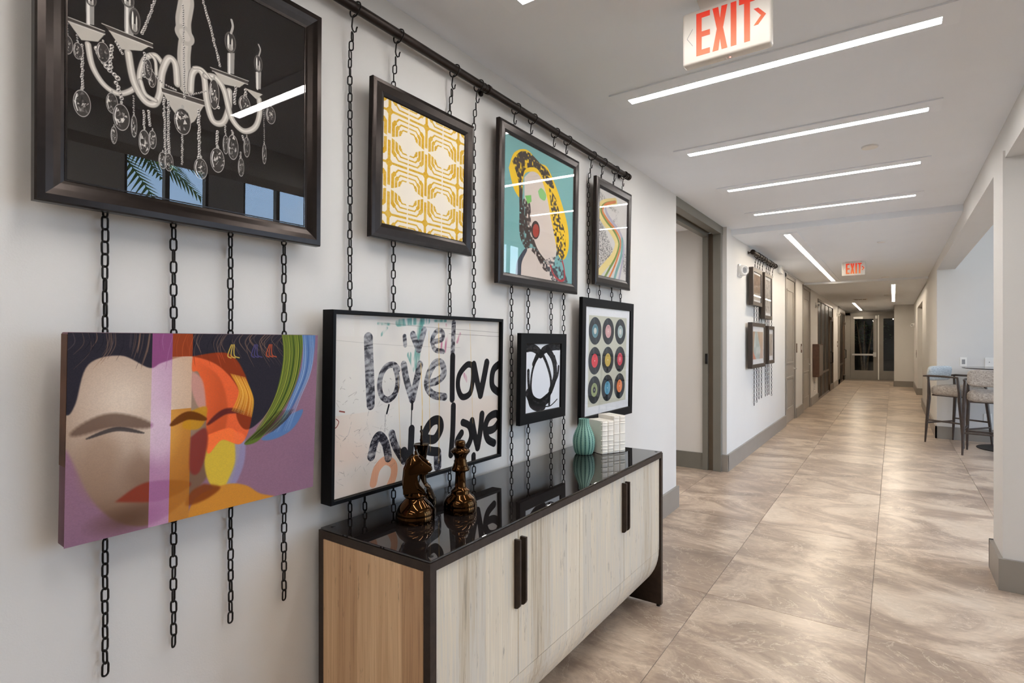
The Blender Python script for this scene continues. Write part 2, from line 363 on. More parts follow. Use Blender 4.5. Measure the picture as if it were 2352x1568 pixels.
# floor: grout bed, with every porcelain tile its own piece
fl = struct('floor', MB().box(-4.2, 3.5, -3.0, 24.2, -0.12, -0.004), M['grout'])
TW, TL, J = 0.744, 1.42, 0.0022
tile_me = MB().bbox(J / 2, TW - J / 2, J / 2, TL - J / 2, -0.012, 0.0, b=0.0012).mesh('tile', M['tile'])
for i in range(-4, 5):
    for j in range(-5, 14):
        x = -0.840 + i * TW; y = 4.50 + j * TL - TL
        if y > 23.6 or x > 3.2: continue
        if (x > 0.6 and y > 9.9) or (x + TW < -1.5 and (y > 6.1 or y < 3.0)): continue
        o = bpy.data.objects.new('tile', tile_me); C.objects.link(o); o.parent = fl; o.location = (x, y, 0)
# walls
w = MB()
w.box(-1.65, XL, -3.0, 4.547, 0, 2.7)
struct('wall_gallery', w, M['wall'])
BB, BH = 0.02, 0.175
struct('baseboard_gallery', MB().box(XL, XL + BB, -2.9, 4.547, 0, BH).box(-1.66, XL + BB, 4.547, 4.567, 0, BH), M['trim'])
# side room seen through the opening
w = MB()
w.box(-4.0, -1.69, 6.06, 6.2, 0, 2.6)
w.box(-4.1, -4.0, 3.0, 6.2, 0, 2.6)
w.box(-4.0, -1.65, 3.0, 3.1, 0, 2.6)
struct('wall_side_room', w, M['wall'])
struct('baseboard_side_room', MB().box(-4.0, -1.69, 6.04, 6.06, 0, BH), M['trim_dark'])
# door frame of the opening: jamb with a recessed strip, head up to the ceiling
df = struct('door_1', MB().box(-1.69, -1.635, 6.03, 6.10, 0, 2.5).box(-1.58, -1.50, 6.03, 6.10, 0, 2.6)
            .box(-1.69, -1.635, 4.547, 6.10, 2.5, 2.6).box(-1.58, -1.495, 4.547, 6.10, 2.52, 2.6), M['trim_dark'])
b = MB().box(-1.64, -1.575, 6.06, 6.10, 0, 2.54).box(-1.64, -1.575, 4.547, 6.10, 2.55, 2.6).build('recess_strip', M['recess'], df)
b = MB().bbox(-1.66, -1.635, 6.018, 6.03, 1.14, 1.25, b=0.002).bbox(-1.652, -1.643, 6.012, 6.02, 1.165, 1.225, b=0.002).build('strike_plate', M['iron'], df)
# further left wall with real openings
ops = [(9.914, 11.079, 2.505), (12.004, 13.231, 2.495), (14.62, 18.56, 2.385), (20.90, 23.30, 2.39)]
w = MB(); y = 6.10
for a, c, h in ops:
    w.box(-1.60, XW2, y, a, 0, 2.6); w.box(-1.60, XW2, a, c, h, 2.6); y = c
w.box(-1.60, XW2, y, 23.75, 0, 2.6)
struct('wall_left', w, M['wall'])
bb = MB(); y = 6.08
for a, c, h in ops:
    bb.box(XW2, XW2 + BB, y, a, 0, BH); y = c
bb.box(XW2, XW2 + BB, y, 23.65, 0, BH); bb.box(-1.50, XW2 + BB, 6.06, 6.10, 0, BH)
struct('baseboard_left', bb, M['trim'])
# doors in the left wall
def moulding(y0, y1, z0, z1, x, parent):
    m = MB(); t = 0.028
    for (a, bq, c, d) in ((y0, y1, z0, z0 + t), (y0, y1, z1 - t, z1), (y0, y0 + t, z0 + t, z1 - t), (y1 - t, y1, z0 + t, z1 - t)):
        m.bbox(x - 0.002, x + 0.010, a, bq, c, d, b=0.004)
    m.bbox(x - 0.002, x + 0.005, y0 + 0.06, y1 - 0.06, z0 + 0.06, z1 - 0.06, b=0.004)
    m.build('panel_moulding', M['door'], parent)
def panel_door(n, y0, y1, top, hinge_far=True):
    d = struct('door_%d' % n, MB().box(-1.52, -1.464, y0 + 0.09, y1 - 0.09, 0.008, top - 0.07), M['door'])
    f = MB().bbox(-1.56, XW2 + 0.010, y0, y0 + 0.09, 0, top, b=0.004).bbox(-1.56, XW2 + 0.010, y1 - 0.09, y1, 0, top, b=0.004).bbox(-1.56, XW2 + 0.010, y0, y1, top - 0.07, top, b=0.004)
    f.build('door_frame', M['trim'], d)
    ya, yb = y0 + 0.22, y1 - 0.24
    moulding(ya, yb, 1.0, top - 0.24, -1.464, d); moulding(ya, yb, 0.23, 0.78, -1.464, d)
    h = MB(); yy = y1 - 0.17
    h.lathe([(0.026, 0), (0.026, 0.008), (0.012, 0.012), (0.010, 0.05), (0.010, 0.062)], 16, T=Matrix.Translation((-1.464, yy, 0.90)) @ Matrix.Rotation(PI / 2, 4, 'Y'))
    h.tube([(-1.406, yy, 0.90), (-1.404, yy - 0.06, 0.90), (-1.406, yy - 0.115, 0.897)], [0.010, 0.009, 0.007], 10)
    h.build('door_handle', M['steel'], d)
    MB().box(-1.56, -1.54, y0, y1, 0, top).build('door_back', M['recess'], d)
    return d
panel_door(2, 9.914, 11.079, 2.505); panel_door(3, 12.004, 13.231, 2.495)
# dark glazed partitions with bronze mullions
def partition(n, y0, y1, top, mull, door):
    r = struct('window_%d' % n, MB().box(-1.545, -1.535, y0 + 0.02, y1 - 0.02, 0.0, top - 0.02), M['black'])
    f = MB()
    f.box(-1.53, XW2 + 0.008, y0, y0 + 0.07, 0, top).box(-1.53, XW2 + 0.008, y1 - 0.07, y1, 0, top).box(-1.53, XW2 + 0.008, y0, y1, top - 0.05, top).box(-1.53, XW2 + 0.008, y0, y1, 0, 0.05)
    f.build('window_frame', M['bronze_trim'], r)
    for yy in mull: MB().bbox(-1.53, XW2, yy - 0.03, yy + 0.03, 0.05, top - 0.05, b=0.004).build('mullion', M['bronze_trim'], r)
    MB().bbox(-1.53, XW2 + 0.004, y0 + 0.07, mull[-1], 0.58, 0.635, b=0.004).build('rail', M['bronze_trim'], r)
    ys = [y0 + 0.07] + list(mull) + [y1 - 0.07]
    for a, c in zip(ys, ys[1:]):
        MB().box(-1.478, -1.468, a, c, 0.05, top - 0.05).build('pane', M['black'], r)
    if door:
        a, c = door
        MB().box(-1.50, XW2 + 0.02, a, a + 0.09, 0.02, 2.05).box(-1.50, XW2 + 0.02, c - 0.09, c, 0.02, 2.05).box(-1.50, XW2 + 0.02, a, c, 1.96, 2.07).box(-1.50, XW2 + 0.02, a, c, 0.02, 0.18).build('door_leaf_frame', M['bronze_trim'], r)
        MB().tube([(XW2, a + 0.12, 1.10), (XW2 + 0.08, a + 0.12, 1.08), (XW2 + 0.08, a + 0.12, 0.80), (XW2, a + 0.12, 0.78)], 0.014, 8).build('pull_handle', M['iron'], r)
        MB().bbox(XW2 - 0.02, XW2 + 0.06, a + 0.02, a + 0.30, 1.97, 2.05, b=0.004).build('door_closer', M['bronze_trim'], r)
partition(1, 14.62, 18.56, 2.385, [15.475, 16.426, 17.369], (17.42, 18.5))
partition(2, 20.90, 23.30, 2.39, [21.7, 22.5], (22.55, 23.2))
struct('trim_1', MB().box(-1.47, XW2 + 0.02, 20.25, 20.90, 0, 2.5), M['trim'])
# end of the corridor: pair of glazed doors
YE = 23.65
struct('wall_end', MB().box(-1.6, 0.6, YE + 0.02, YE + 0.14, 2.42, 2.6).box(-1.6, -1.40, YE + 0.02, YE + 0.14, 0, 2.42), M['wall'])
ed = struct('door_4', MB().box(-1.455, -1.30, YE - 0.03, YE + 0.05, 0, 2.43).box(-1.455, 0.2, YE - 0.03, YE + 0.05, 2.33, 2.45), M['trim'])
def leaf(x0, x1, g0, g1):
    l = MB().box(x0, g0, YE, YE + 0.045, 0.01, 2.33).box(g1, x1, YE, YE + 0.045, 0.01, 2.33).box(g0, g1, YE, YE + 0.045, 0.01, 0.33).box(g0, g1, YE, YE + 0.045, 2.20, 2.33).build('door_leaf', M['trim'], ed)
    MB().box(g0, g1, YE + 0.018, YE + 0.026, 0.33, 2.20).build('glass_pane', M['window_glass'], l)
    return l
l1 = leaf(-1.295, -0.462, -1.164, -0.592); l2 = leaf(-0.412, 0.42, -0.293, 0.29)
MB().bbox(-0.458, -0.416, YE - 0.02, YE + 0.03, 0.01, 2.33, b=0.004).build('astragal', M['white'], ed)
MB().bbox(-1.246, -0.56, YE - 0.07, YE - 0.02, 0.87, 0.935, b=0.008).bbox(-0.60, -0.50, YE - 0.08, YE, 0.82, 0.99, b=0.008).build('push_bar', M['steel'], l1)
MB().bbox(-1.20, -0.91, YE - 0.06, YE, 2.20, 2.28, b=0.006).bbox(-0.54, -0.47, YE - 0.05, YE, 2.20, 2.31, b=0.006).build('door_closer', M['white'], l1)
MB().tube([(-0.52, YE - 0.012, 0.99), (-0.52, YE - 0.012, 2.20)], 0.008, 6).build('latch_rod', M['steel'], l1)
# right-hand side: pillar, header, corridor wall and lounge
struct('wall_pillar', MB().box(0.50, 0.715, 4.067, 4.41, 0, 2.44), M['wall'])
struct('baseboard_pillar', MB().box(0.48, 0.735, 4.047, 4.067, 0, BH).box(0.48, 0.50, 4.067, 4.43, 0, BH).box(0.48, 0.735, 4.41, 4.43, 0, BH), M['trim'])
struct('wall_header', MB().box(XR, 0.715, -3.0, 9.9, 2.40, 3.65), M['wall'])
w = MB().box(XR, 0.70, 9.9, 14.65, 0, 3.65).box(XR, 0.70, 14.65, 17.6, 2.25, 2.7).box(XR, 0.70, 17.6, 23.7, 0, 2.7).box(0.70, 3.5, 9.9, 10.05, 0, 3.65)
struct('wall_right', w, M['wall'])
struct('wall_alcove', MB().box(1.5, 1.6, 14.5, 17.8, 0, 2.5).box(0.70, 1.5, 14.5, 14.6, 0, 2.5).box(0.70, 1.5, 17.65, 17.75, 0, 2.5).box(0.70, 1.6, 14.5, 17.8, 2.4, 2.5), M['wall'])
struct('baseboard_right', MB().box(XR - BB, XR, 9.88, 14.65, 0, BH).box(XR - BB, 3.38, 9.88, 9.9, 0, BH).box(XR - BB, XR, 17.6, 20.5, 0, BH).box(XR - BB, 0.70, 17.58, 17.6, 0, BH), M['trim'])
struct('wall_block', MB().box(0.022, XR, 20.5, 23.7, 0, 2.6), M['wall'])
struct('baseboard_block', MB().box(0.002, XR - BB, 20.48, 20.5, 0, BH), M['trim'])
struct('wall_back', MB().box(-1.65, 3.5, -3.1, -3.0, 0, 3.65), M['wall'])
# ceilings
struct('roof', MB().box(-4.2, 3.6, -3.2, 24.3, 3.72, 3.9), M['night'])
struct('ceiling', MB().box(-4.1, XR, -3.0, 6.29, Z1, Z1 + 0.1), M['ceiling'])
struct('ceiling_step', MB().box(-1.6, XR, 6.29, 12.25, Z2, Z1 + 0.1), M['ceiling'])
struct('ceiling_far', MB().box(-1.6, XR, 12.25, 23.75, Z3, Z1 + 0.1), M['ceiling'])
struct('ceiling_lounge', MB().box(0.6, 3.5, -3.0, 9.95, 3.60, 3.70), M['ceiling'])
# lounge window wall
WIN = [(2.27, 3.087), (3.48, 4.40), (4.75, 5.60), (6.0, 6.85), (7.25, 8.10), (8.5, 9.35)]
XG = 3.40; w = MB(); y = -3.0
for a, c in WIN:
    w.box(XG, XG + 0.12, y, a, 0, 3.65); w.box(XG, XG + 0.12, a, c, 0, 0.25); w.box(XG, XG + 0.12, a, c, 3.40, 3.65); y = c
w.box(XG, XG + 0.12, y, 10.0, 0, 3.65)
struct('wall_window_side', w, M['wall'])
for n, (a, c) in enumerate(WIN):
    f = MB().box(XG + 0.02, XG + 0.09, a, a + 0.03, 0.25, 3.40).box(XG + 0.02, XG + 0.09, c - 0.03, c, 0.25, 3.40).box(XG + 0.02, XG + 0.09, a, c, 0.25, 0.29).box(XG + 0.02, XG + 0.09, a, c, 3.36, 3.40)
    r = struct('window_%d' % (n + 3), f, M['trim_dark'])
    mid = (a + c) / 2 - 0.01
    MB().box(XG + 0.02, XG + 0.09, mid - 0.022, mid + 0.022, 0.29, 3.36).build('mullion', M['trim_dark'], r)
    MB().box(XG + 0.03, XG + 0.08, a + 0.03, c - 0.03, 2.18, 2.23).build('transom', M['trim_dark'], r)
    for ya, yb in ((a + 0.03, mid - 0.022), (mid + 0.022, c - 0.03)):
        for za, zb in ((0.29, 2.18), (2.23, 3.36)):
            MB().add([(XG + 0.055, ya, za), (XG + 0.055, yb, za), (XG + 0.055, yb, zb), (XG + 0.055, ya, zb)], [(0, 1, 2, 3)]).build('pane', M['window_glass'], r)
struct('ground_outside', MB().box(3.52, 60, -40, 60, -0.3, -0.12), M['paving'])
struct('ground_yard', MB().box(-8, 3.4, 24.2, 34, -0.3, -0.02), M['night'])
# added fill lights without fixtures, out of view, brighten side room and lounge
for nm, lx, ly, lz, sx, sy, pw, cl in (('side_room_fill', -2.9, 4.6, 2.58, 1.2, 0.3, 13, (1, .9, .8)), ('lounge_fill', 2.0, 1.0, 3.58, 1.5, 1.5, 15, (1, .9, .8)), ('lounge_fill', 2.0, 5.5, 3.58, 1.5, 1.5, 15, (1, .9, .8))):
    ld = bpy.data.lights.new(nm, 'AREA'); ld.shape = 'RECTANGLE'; ld.size = sx; ld.size_y = sy; ld.energy = pw; ld.color = cl
    lo = bpy.data.objects.new(nm, ld); C.objects.link(lo); lo.location = (lx, ly, lz)
# added dark box round the end doors shuts out sky; only the plant shows
struct('dark_yard_box', MB().box(-4.2, -4.1, 23.8, 29.0, 0, 3.0).box(3.0, 3.1, 23.8, 29.0, 0, 3.0).box(-4.2, 3.1, 29.0, 29.1, 0, 3.0).box(-4.2, 3.1, 23.8, 29.0, 3.0, 3.1).box(-4.2, -1.45, 23.8, 23.9, 0, 3.0).box(0.45, 3.1, 23.8, 23.9, 0, 3.0), M['night'])

# ================================================================ CEILING FITTINGS
def lamp_cross(y, label):
    t = thing('linear_ceiling_light', label, 'ceiling light', (-0.475, y, Z1), group='crosswise light bars in the near ceiling')
    p = MB(); X0, X1, A, B = -0.685, 0.680, -0.118, 0.057
    p.box(X0, X1, A, -0.027, -0.007, 0).box(X0, X1, 0.027, B, -0.007, 0).box(X0, -0.622, -0.027, 0.027, -0.007, 0).box(0.626, X1, -0.027, 0.027, -0.007, 0)
    p.build('trim_panel', M['white_ceiling'], t)
    MB().box(-0.622, 0.626, -0.027, 0.027, -0.004, -0.001).build('diffuser', M['lamp'], t)
    return t
M['white_ceiling'] = mat('white_ceiling_trim', (240, 245, 252), 0.6)
LB = [(-1.50, 'crosswise white light bar at the very back of the corridor'), (-0.45, 'crosswise white light bar behind the camera'), (0.60, 'crosswise white light bar above the camera'),
      (1.62, 'light bar at the top edge, before the near exit sign'), (2.63, 'longest looking light bar, directly behind the near exit sign'), (3.60, 'second light bar beyond the near exit sign, before the round disc'),
      (4.64, 'light bar just beyond the round ceiling disc'), (5.66, 'last crosswise light bar, just before the ceiling step')]
for y, l in LB: lamp_cross(y, l)
def lamp_long(x, y0, y1, z, label):
    t = thing('long_ceiling_light', label, 'ceiling light', (x, (y0 + y1) / 2, z), group='lengthwise light bars of the far corridor')
    h = (y1 - y0) / 2; p = MB()
    p.box(-0.06, -0.03, -h - 0.08, h + 0.08, -0.006, 0).box(0.03, 0.11, -h - 0.08, h + 0.08, -0.006, 0).box(-0.03, 0.03, -h - 0.08, -h, -0.006, 0).box(-0.03, 0.03, h, h + 0.08, -0.006, 0)
    p.build('trim_panel', M['white_ceiling'], t)
    MB().box(-0.03, 0.03, -h, h, -0.004, -0.001).build('diffuser', M['lamp_far'], t)
lamp_long(-0.945, 6.57, 12.13, Z2, 'long lengthwise light bar left of the far exit sign')
lamp_long(0.0, 13.1, 18.7, Z3, 'light bar near the right wall, before the grey wall block')
lamp_long(-0.95, 18.7, 23.3, Z3, 'farthest light bar, in front of the double glazed doors')
def disc(x, y, z, r, label):
    t = MB().lathe([(r, 0), (r, -0.004), (r * 0.93, -0.009), (0.001, -0.010)], 32, smooth=True).build('ceiling_disc', M['white'], None, (x, y, z)); tag(t, label, 'cover disc', 'round white discs on the ceiling')
disc(-0.121, 4.10, Z1, 0.046, 'round white disc between the second and third light bars')
disc(-0.116, 7.70, Z2, 0.042, 'round white disc on the ceiling in front of the far exit sign')
disc(-0.122, 11.95, Z2, 0.06, 'small disc just before the second ceiling step')
disc(-0.13, 16.0, Z3, 0.06, 'farthest small disc beside the air grille')
t = thing('air_grille', 'small white air grille in the far ceiling', 'vent', (-0.72, 17.2, Z3)); MB().bbox(-0.16, 0.16, -0.10, 0.10, -0.012, 0, b=0.003).build('grille_plate', M['white'], t)
for k in range(3): MB().box(-0.13 + k * 0.09, -0.05 + k * 0.09, -0.06, 0.06, -0.016, -0.012).build('slot', M['recess'], t)

# exit signs
def prism_poly(pts): return pts
def exit_sign(x, y, z, label, W=0.295, Hh=0.190):
    """front faces the camera side (-y); x,z = centre of the body"""
    t = thing('exit_sign', label, 'exit sign', (x, y, z), group=None)
    import bmesh
    MB().bbox(-W / 2, W / 2, 0.0, 0.045, -Hh / 2, Hh / 2, b=0.009, seg=3).build('housing', M['sign'], t)
    ceil_z = (Z1 if y < 6.29 else Z2) - z
    MB().prism([(-0.085, Hh / 2 - 0.004), (0.085, Hh / 2 - 0.004), (0.098, ceil_z), (-0.098, ceil_z)], 0.006, 0.05, 'y').build('canopy', M['sign'], t)
    h = 0.150; zb = -h / 2 + 0.004; zt = zb + h; s = 0.0185
    def L(name, polys):
        m = MB()
        for p in polys: m.prism(p, -0.0012, 0.002, 'y')
        m.build(name, M['letters'], t)
    def R(a, b, c, d): return [(a, c), (b, c), (b, d), (a, d)]
    x0 = -W / 2 + 0.050
    L('letter_e', [[(x0, zb), (x0 + 0.047, zb), (x0 + 0.047, zb + s), (x0 + s, zb + s), (x0 + s, zb + 0.064), (x0 + 0.047, zb + 0.064), (x0 + 0.047, zb + 0.064 + s), (x0 + s, zb + 0.064 + s), (x0 + s, zt - s), (x0 + 0.047, zt - s), (x0 + 0.047, zt), (x0, zt)]])
    x1 = x0 + 0.056; w2 = 0.050; zm = (zb + zt) / 2; k = 0.0195
    L('letter_x', [[(x1, zb), (x1 + k, zb), (x1 + w2 / 2, zb + 0.040), (x1 + w2 - k, zb), (x1 + w2, zb), (x1 + w2 / 2 + 0.0105, zm), (x1 + w2, zt), (x1 + w2 - k, zt), (x1 + w2 / 2, zt - 0.040), (x1 + k, zt), (x1, zt), (x1 + w2 / 2 - 0.0105, zm)]])
    x2 = x1 + 0.061; L('letter_i', [R(x2, x2 + s, zb, zt)])
    x3 = x2 + 0.027; L('letter_t', [[(x3 + 0.0165, zb), (x3 + 0.0165 + s, zb), (x3 + 0.0165 + s, zt - s), (x3 + 0.050, zt - s), (x3 + 0.050, zt), (x3, zt), (x3, zt - s), (x3 + 0.0165, zt - s)]])
    x4 = x3 + 0.047; L('arrow', [[(x4, zm + 0.028), (x4 + 0.014, zm + 0.028), (x4 + 0.038, zm), (x4 + 0.014, zm - 0.028), (x4, zm - 0.028), (x4 + 0.023, zm)]])
    # knocked-out chevron on the left, a thin outline in darker grey
    MB().prism([(-W / 2 + 0.036, 0.030), (-W / 2 + 0.038, 0.030), (-W / 2 + 0.018, 0.0), (-W / 2 + 0.038, -0.030), (-W / 2 + 0.036, -0.030), (-W / 2 + 0.016, 0.0)], -0.0004, 0.002, 'y').build('blank_chevron', M['grey_plastic'], t)
    MB().lathe([(0.0025, 0.004), (0.0025, -0.001), (0.0015, -0.002)], 10, c=(0.012, 0.024, -Hh / 2)).build('pilot_light', M['led_red'], t)
    MB().bbox(-0.035, 0.0, 0.014, 0.034, -Hh / 2 - 0.0015, -Hh / 2 + 0.002, b=0.0008).build('test_hatch', M['sign'], t)
exit_sign(-0.48, 1.985, 2.468, 'near white exit sign with orange letters hanging among the light bars')
exit_sign(-0.475, 9.33, 2.430, 'far exit sign with orange letters beyond the ceiling step', W=0.285)

# ================================================================ PRINTED PICTURES (drawn here, stroke by stroke)
class Art:
    """tiny painter: u right, v down, both 0..1000"""
    def __init__(s, w, h, rgb):
        s.w, s.h = w, h; s.im = np.empty((h, w, 3), np.float32); s.im[:] = np.array(rgb, np.float32) / 255
        s.X, s.Y = np.meshgrid((np.arange(w) + 0.5), (np.arange(h) + 0.5)); s.kx, s.ky = w / 1000, h / 1000
        s.rng = np.random.RandomState(5)
    def noise(s, cx, cy, seed=0):
        """smooth value noise with cx by cy cells, 0..1"""
        g = np.random.RandomState(seed + 11).rand(int(cy) + 2, int(cx) + 2).astype(np.float32)
        x = s.X / s.w * cx; y = s.Y / s.h * cy; xi = x.astype(int); yi = y.astype(int); fx = x - xi; fy = y - yi
        fx = fx * fx * (3 - 2 * fx); fy = fy * fy * (3 - 2 * fy)
        return (g[yi, xi] * (1 - fx) + g[yi, xi + 1] * fx) * (1 - fy) + (g[yi + 1, xi] * (1 - fx) + g[yi + 1, xi + 1] * fx) * fy
    def put(s, a, rgb, win=None):
        sl = win or (slice(None), slice(None)); a = np.clip(a, 0, 1)[..., None]
        c = np.array(rgb, np.float32) / 255 if not isinstance(rgb, np.ndarray) or rgb.ndim == 1 else rgb
        s.im[sl] = s.im[sl] * (1 - a) + c * a
    def win(s, x0, x1, y0, y1):
        return (slice(max(0, int(y0)), max(0, min(s.h, int(y1) + 1))), slice(max(0, int(x0)), max(0, min(s.w, int(x1) + 1))))
    @staticmethod
    def smooth(P, n=8):
        if len(P) < 3: return P
        P = [P[0]] + list(P) + [P[-1]]; out = []
        for i in range(1, len(P) - 2):
            p0, p1, p2, p3 = [np.array(P[i + k], float) for k in (-1, 0, 1, 2)]
            for k in range(n):
                t = k / n; out.append(tuple(0.5 * (2 * p1 + (p2 - p0) * t + (2 * p0 - 5 * p1 + 4 * p2 - p3) * t * t + (3 * p1 - p0 - 3 * p2 + p3) * t ** 3)))
        out.append(tuple(P[-1])); return out
    def stroke(s, P, wd, rgb, alpha=1.0, soft=0.0, tex=None, taper=False, sm=True):
        """wd in thousandths of the width"""
        P = s.smooth(P) if sm else P; P = [(p[0] * s.kx, p[1] * s.ky) for p in P]; r = wd * s.kx / 2; L = len(P) - 1
        xs = [p[0] for p in P]; ys = [p[1] for p in P]; m = r + 2 + soft
        W = s.win(min(xs) - m, max(xs) + m, min(ys) - m, max(ys) + m)
        X = s.X[W]; Y = s.Y[W]
        if X.size == 0: return
        D = np.full(X.shape, 1e9, np.float32)
        for i in range(L):
            (ax, ay), (bx, by) = P[i], P[i + 1]; dx, dy = bx - ax, by - ay; q = dx * dx + dy * dy + 1e-9
            rr = r * (1 - 0.75 * abs(2 * (i + .5) / L - 1) ** 2) if taper else r
            w2 = s.win(min(ax, bx) - m, max(ax, bx) + m, min(ay, by) - m, max(ay, by) + m)
            o = (slice(w2[0].start - W[0].start, w2[0].stop - W[0].start), slice(w2[1].start - W[1].start, w2[1].stop - W[1].start))
            x = X[o]; y = Y[o]; t = np.clip(((x - ax) * dx + (y - ay) * dy) / q, 0, 1)
            d = np.hypot(x - ax - t * dx, y - ay - t * dy) - rr; D[o] = np.minimum(D[o], d)
        a = np.clip(0.5 - D / (1 + soft), 0, 1) * alpha
        if tex is not None: a = a * tex[W]
        s.put(a, rgb, W)
    def ell(s, cx, cy, rx, ry, rgb, alpha=1.0, soft=0.0, rot=0.0, ring=0.0):
        """rx, ry in thousandths of width and height"""
        cx, cy, rx, ry = cx * s.kx, cy * s.ky, max(0.4, rx * s.kx), max(0.4, ry * s.ky); m = max(rx, ry) + 2 + soft
        W = s.win(cx - m, cx + m, cy - m, cy + m); x = s.X[W] - cx; y = s.Y[W] - cy
        if x.size == 0: return
        c, n = math.cos(rot), math.sin(rot); x, y = x * c + y * n, -x * n + y * c
        d = (np.sqrt((x / rx) ** 2 + (y / ry) ** 2) - 1) * min(rx, ry)
        if ring: d = np.abs(d) - ring * s.kx
        s.put(np.clip(0.5 - d / (1 + soft), 0, 1) * alpha, rgb, W)
    def mask(s, P, sm=False, soft=0.0):
        P = s.smooth(list(P) + [P[0]]) if sm else P; P = [(p[0] * s.kx, p[1] * s.ky) for p in P]
        ins = np.zeros((s.h, s.w), bool); n = len(P)
        ys = [p[1] for p in P]; y0 = max(0, int(min(ys)) - 1); y1 = min(s.h, int(max(ys)) + 2); X = s.X[y0:y1]; Y = s.Y[y0:y1]
        I = np.zeros(X.shape, bool)
        for i in range(n):
            (ax, ay), (bx, by) = P[i], P[(i + 1) % n]
            if ay == by: continue
            c = ((ay > Y) != (by > Y)) & (X < (bx - ax) * (Y - ay) / (by - ay) + ax); I ^= c
        ins[y0:y1] = I
        return s.blur(ins.astype(np.float32), soft) if soft else ins.astype(np.float32)
    def blur(s, a, r):
        r = max(1, int(r))
        for _ in range(2):
            for ax in (0, 1):
                p = np.pad(a, [(r, r) if k == ax else (0, 0) for k in (0, 1)], mode='edge').cumsum(ax)
                n = a.shape[ax]; hi = np.take(p, range(2 * r, 2 * r + n), ax); z = np.zeros_like(np.take(p, [0], ax))
                lo = np.concatenate([z, np.take(p, range(0, n - 1), ax)], ax) if n > 1 else z
                a = (hi - lo) / (2 * r + 1)
        return a
    def poly(s, P, rgb, alpha=1.0, sm=False, soft=0.0, tex=None):
        a = s.mask(P, sm, soft) * alpha
        if tex is not None: a = a * tex
        s.put(a, rgb)
    def material(s, name, rough=0.6, spec=0.3):
        img = bpy.data.images.new(name + '_print', s.w, s.h); im = np.ones((s.h, s.w, 4), np.float32); im[..., :3] = np.clip(s.im[::-1], 0, 1)
        img.pixels.foreach_set(im.ravel()); img.update(); img.pack()
        m, t, b = nodes(name); n = N(t, 'ShaderNodeTexImage'); n.image = img; n.extension = 'EXTEND'; u = N(t, 'ShaderNodeUVMap')
        t.links.new(u.outputs[0], n.inputs['Vector']); t.links.new(n.outputs['Color'], b.inputs['Base Color'])
        b.inputs['Roughness'].default_value = rough; b.inputs['Specular IOR Level'].default_value = spec * 0.25
        return m

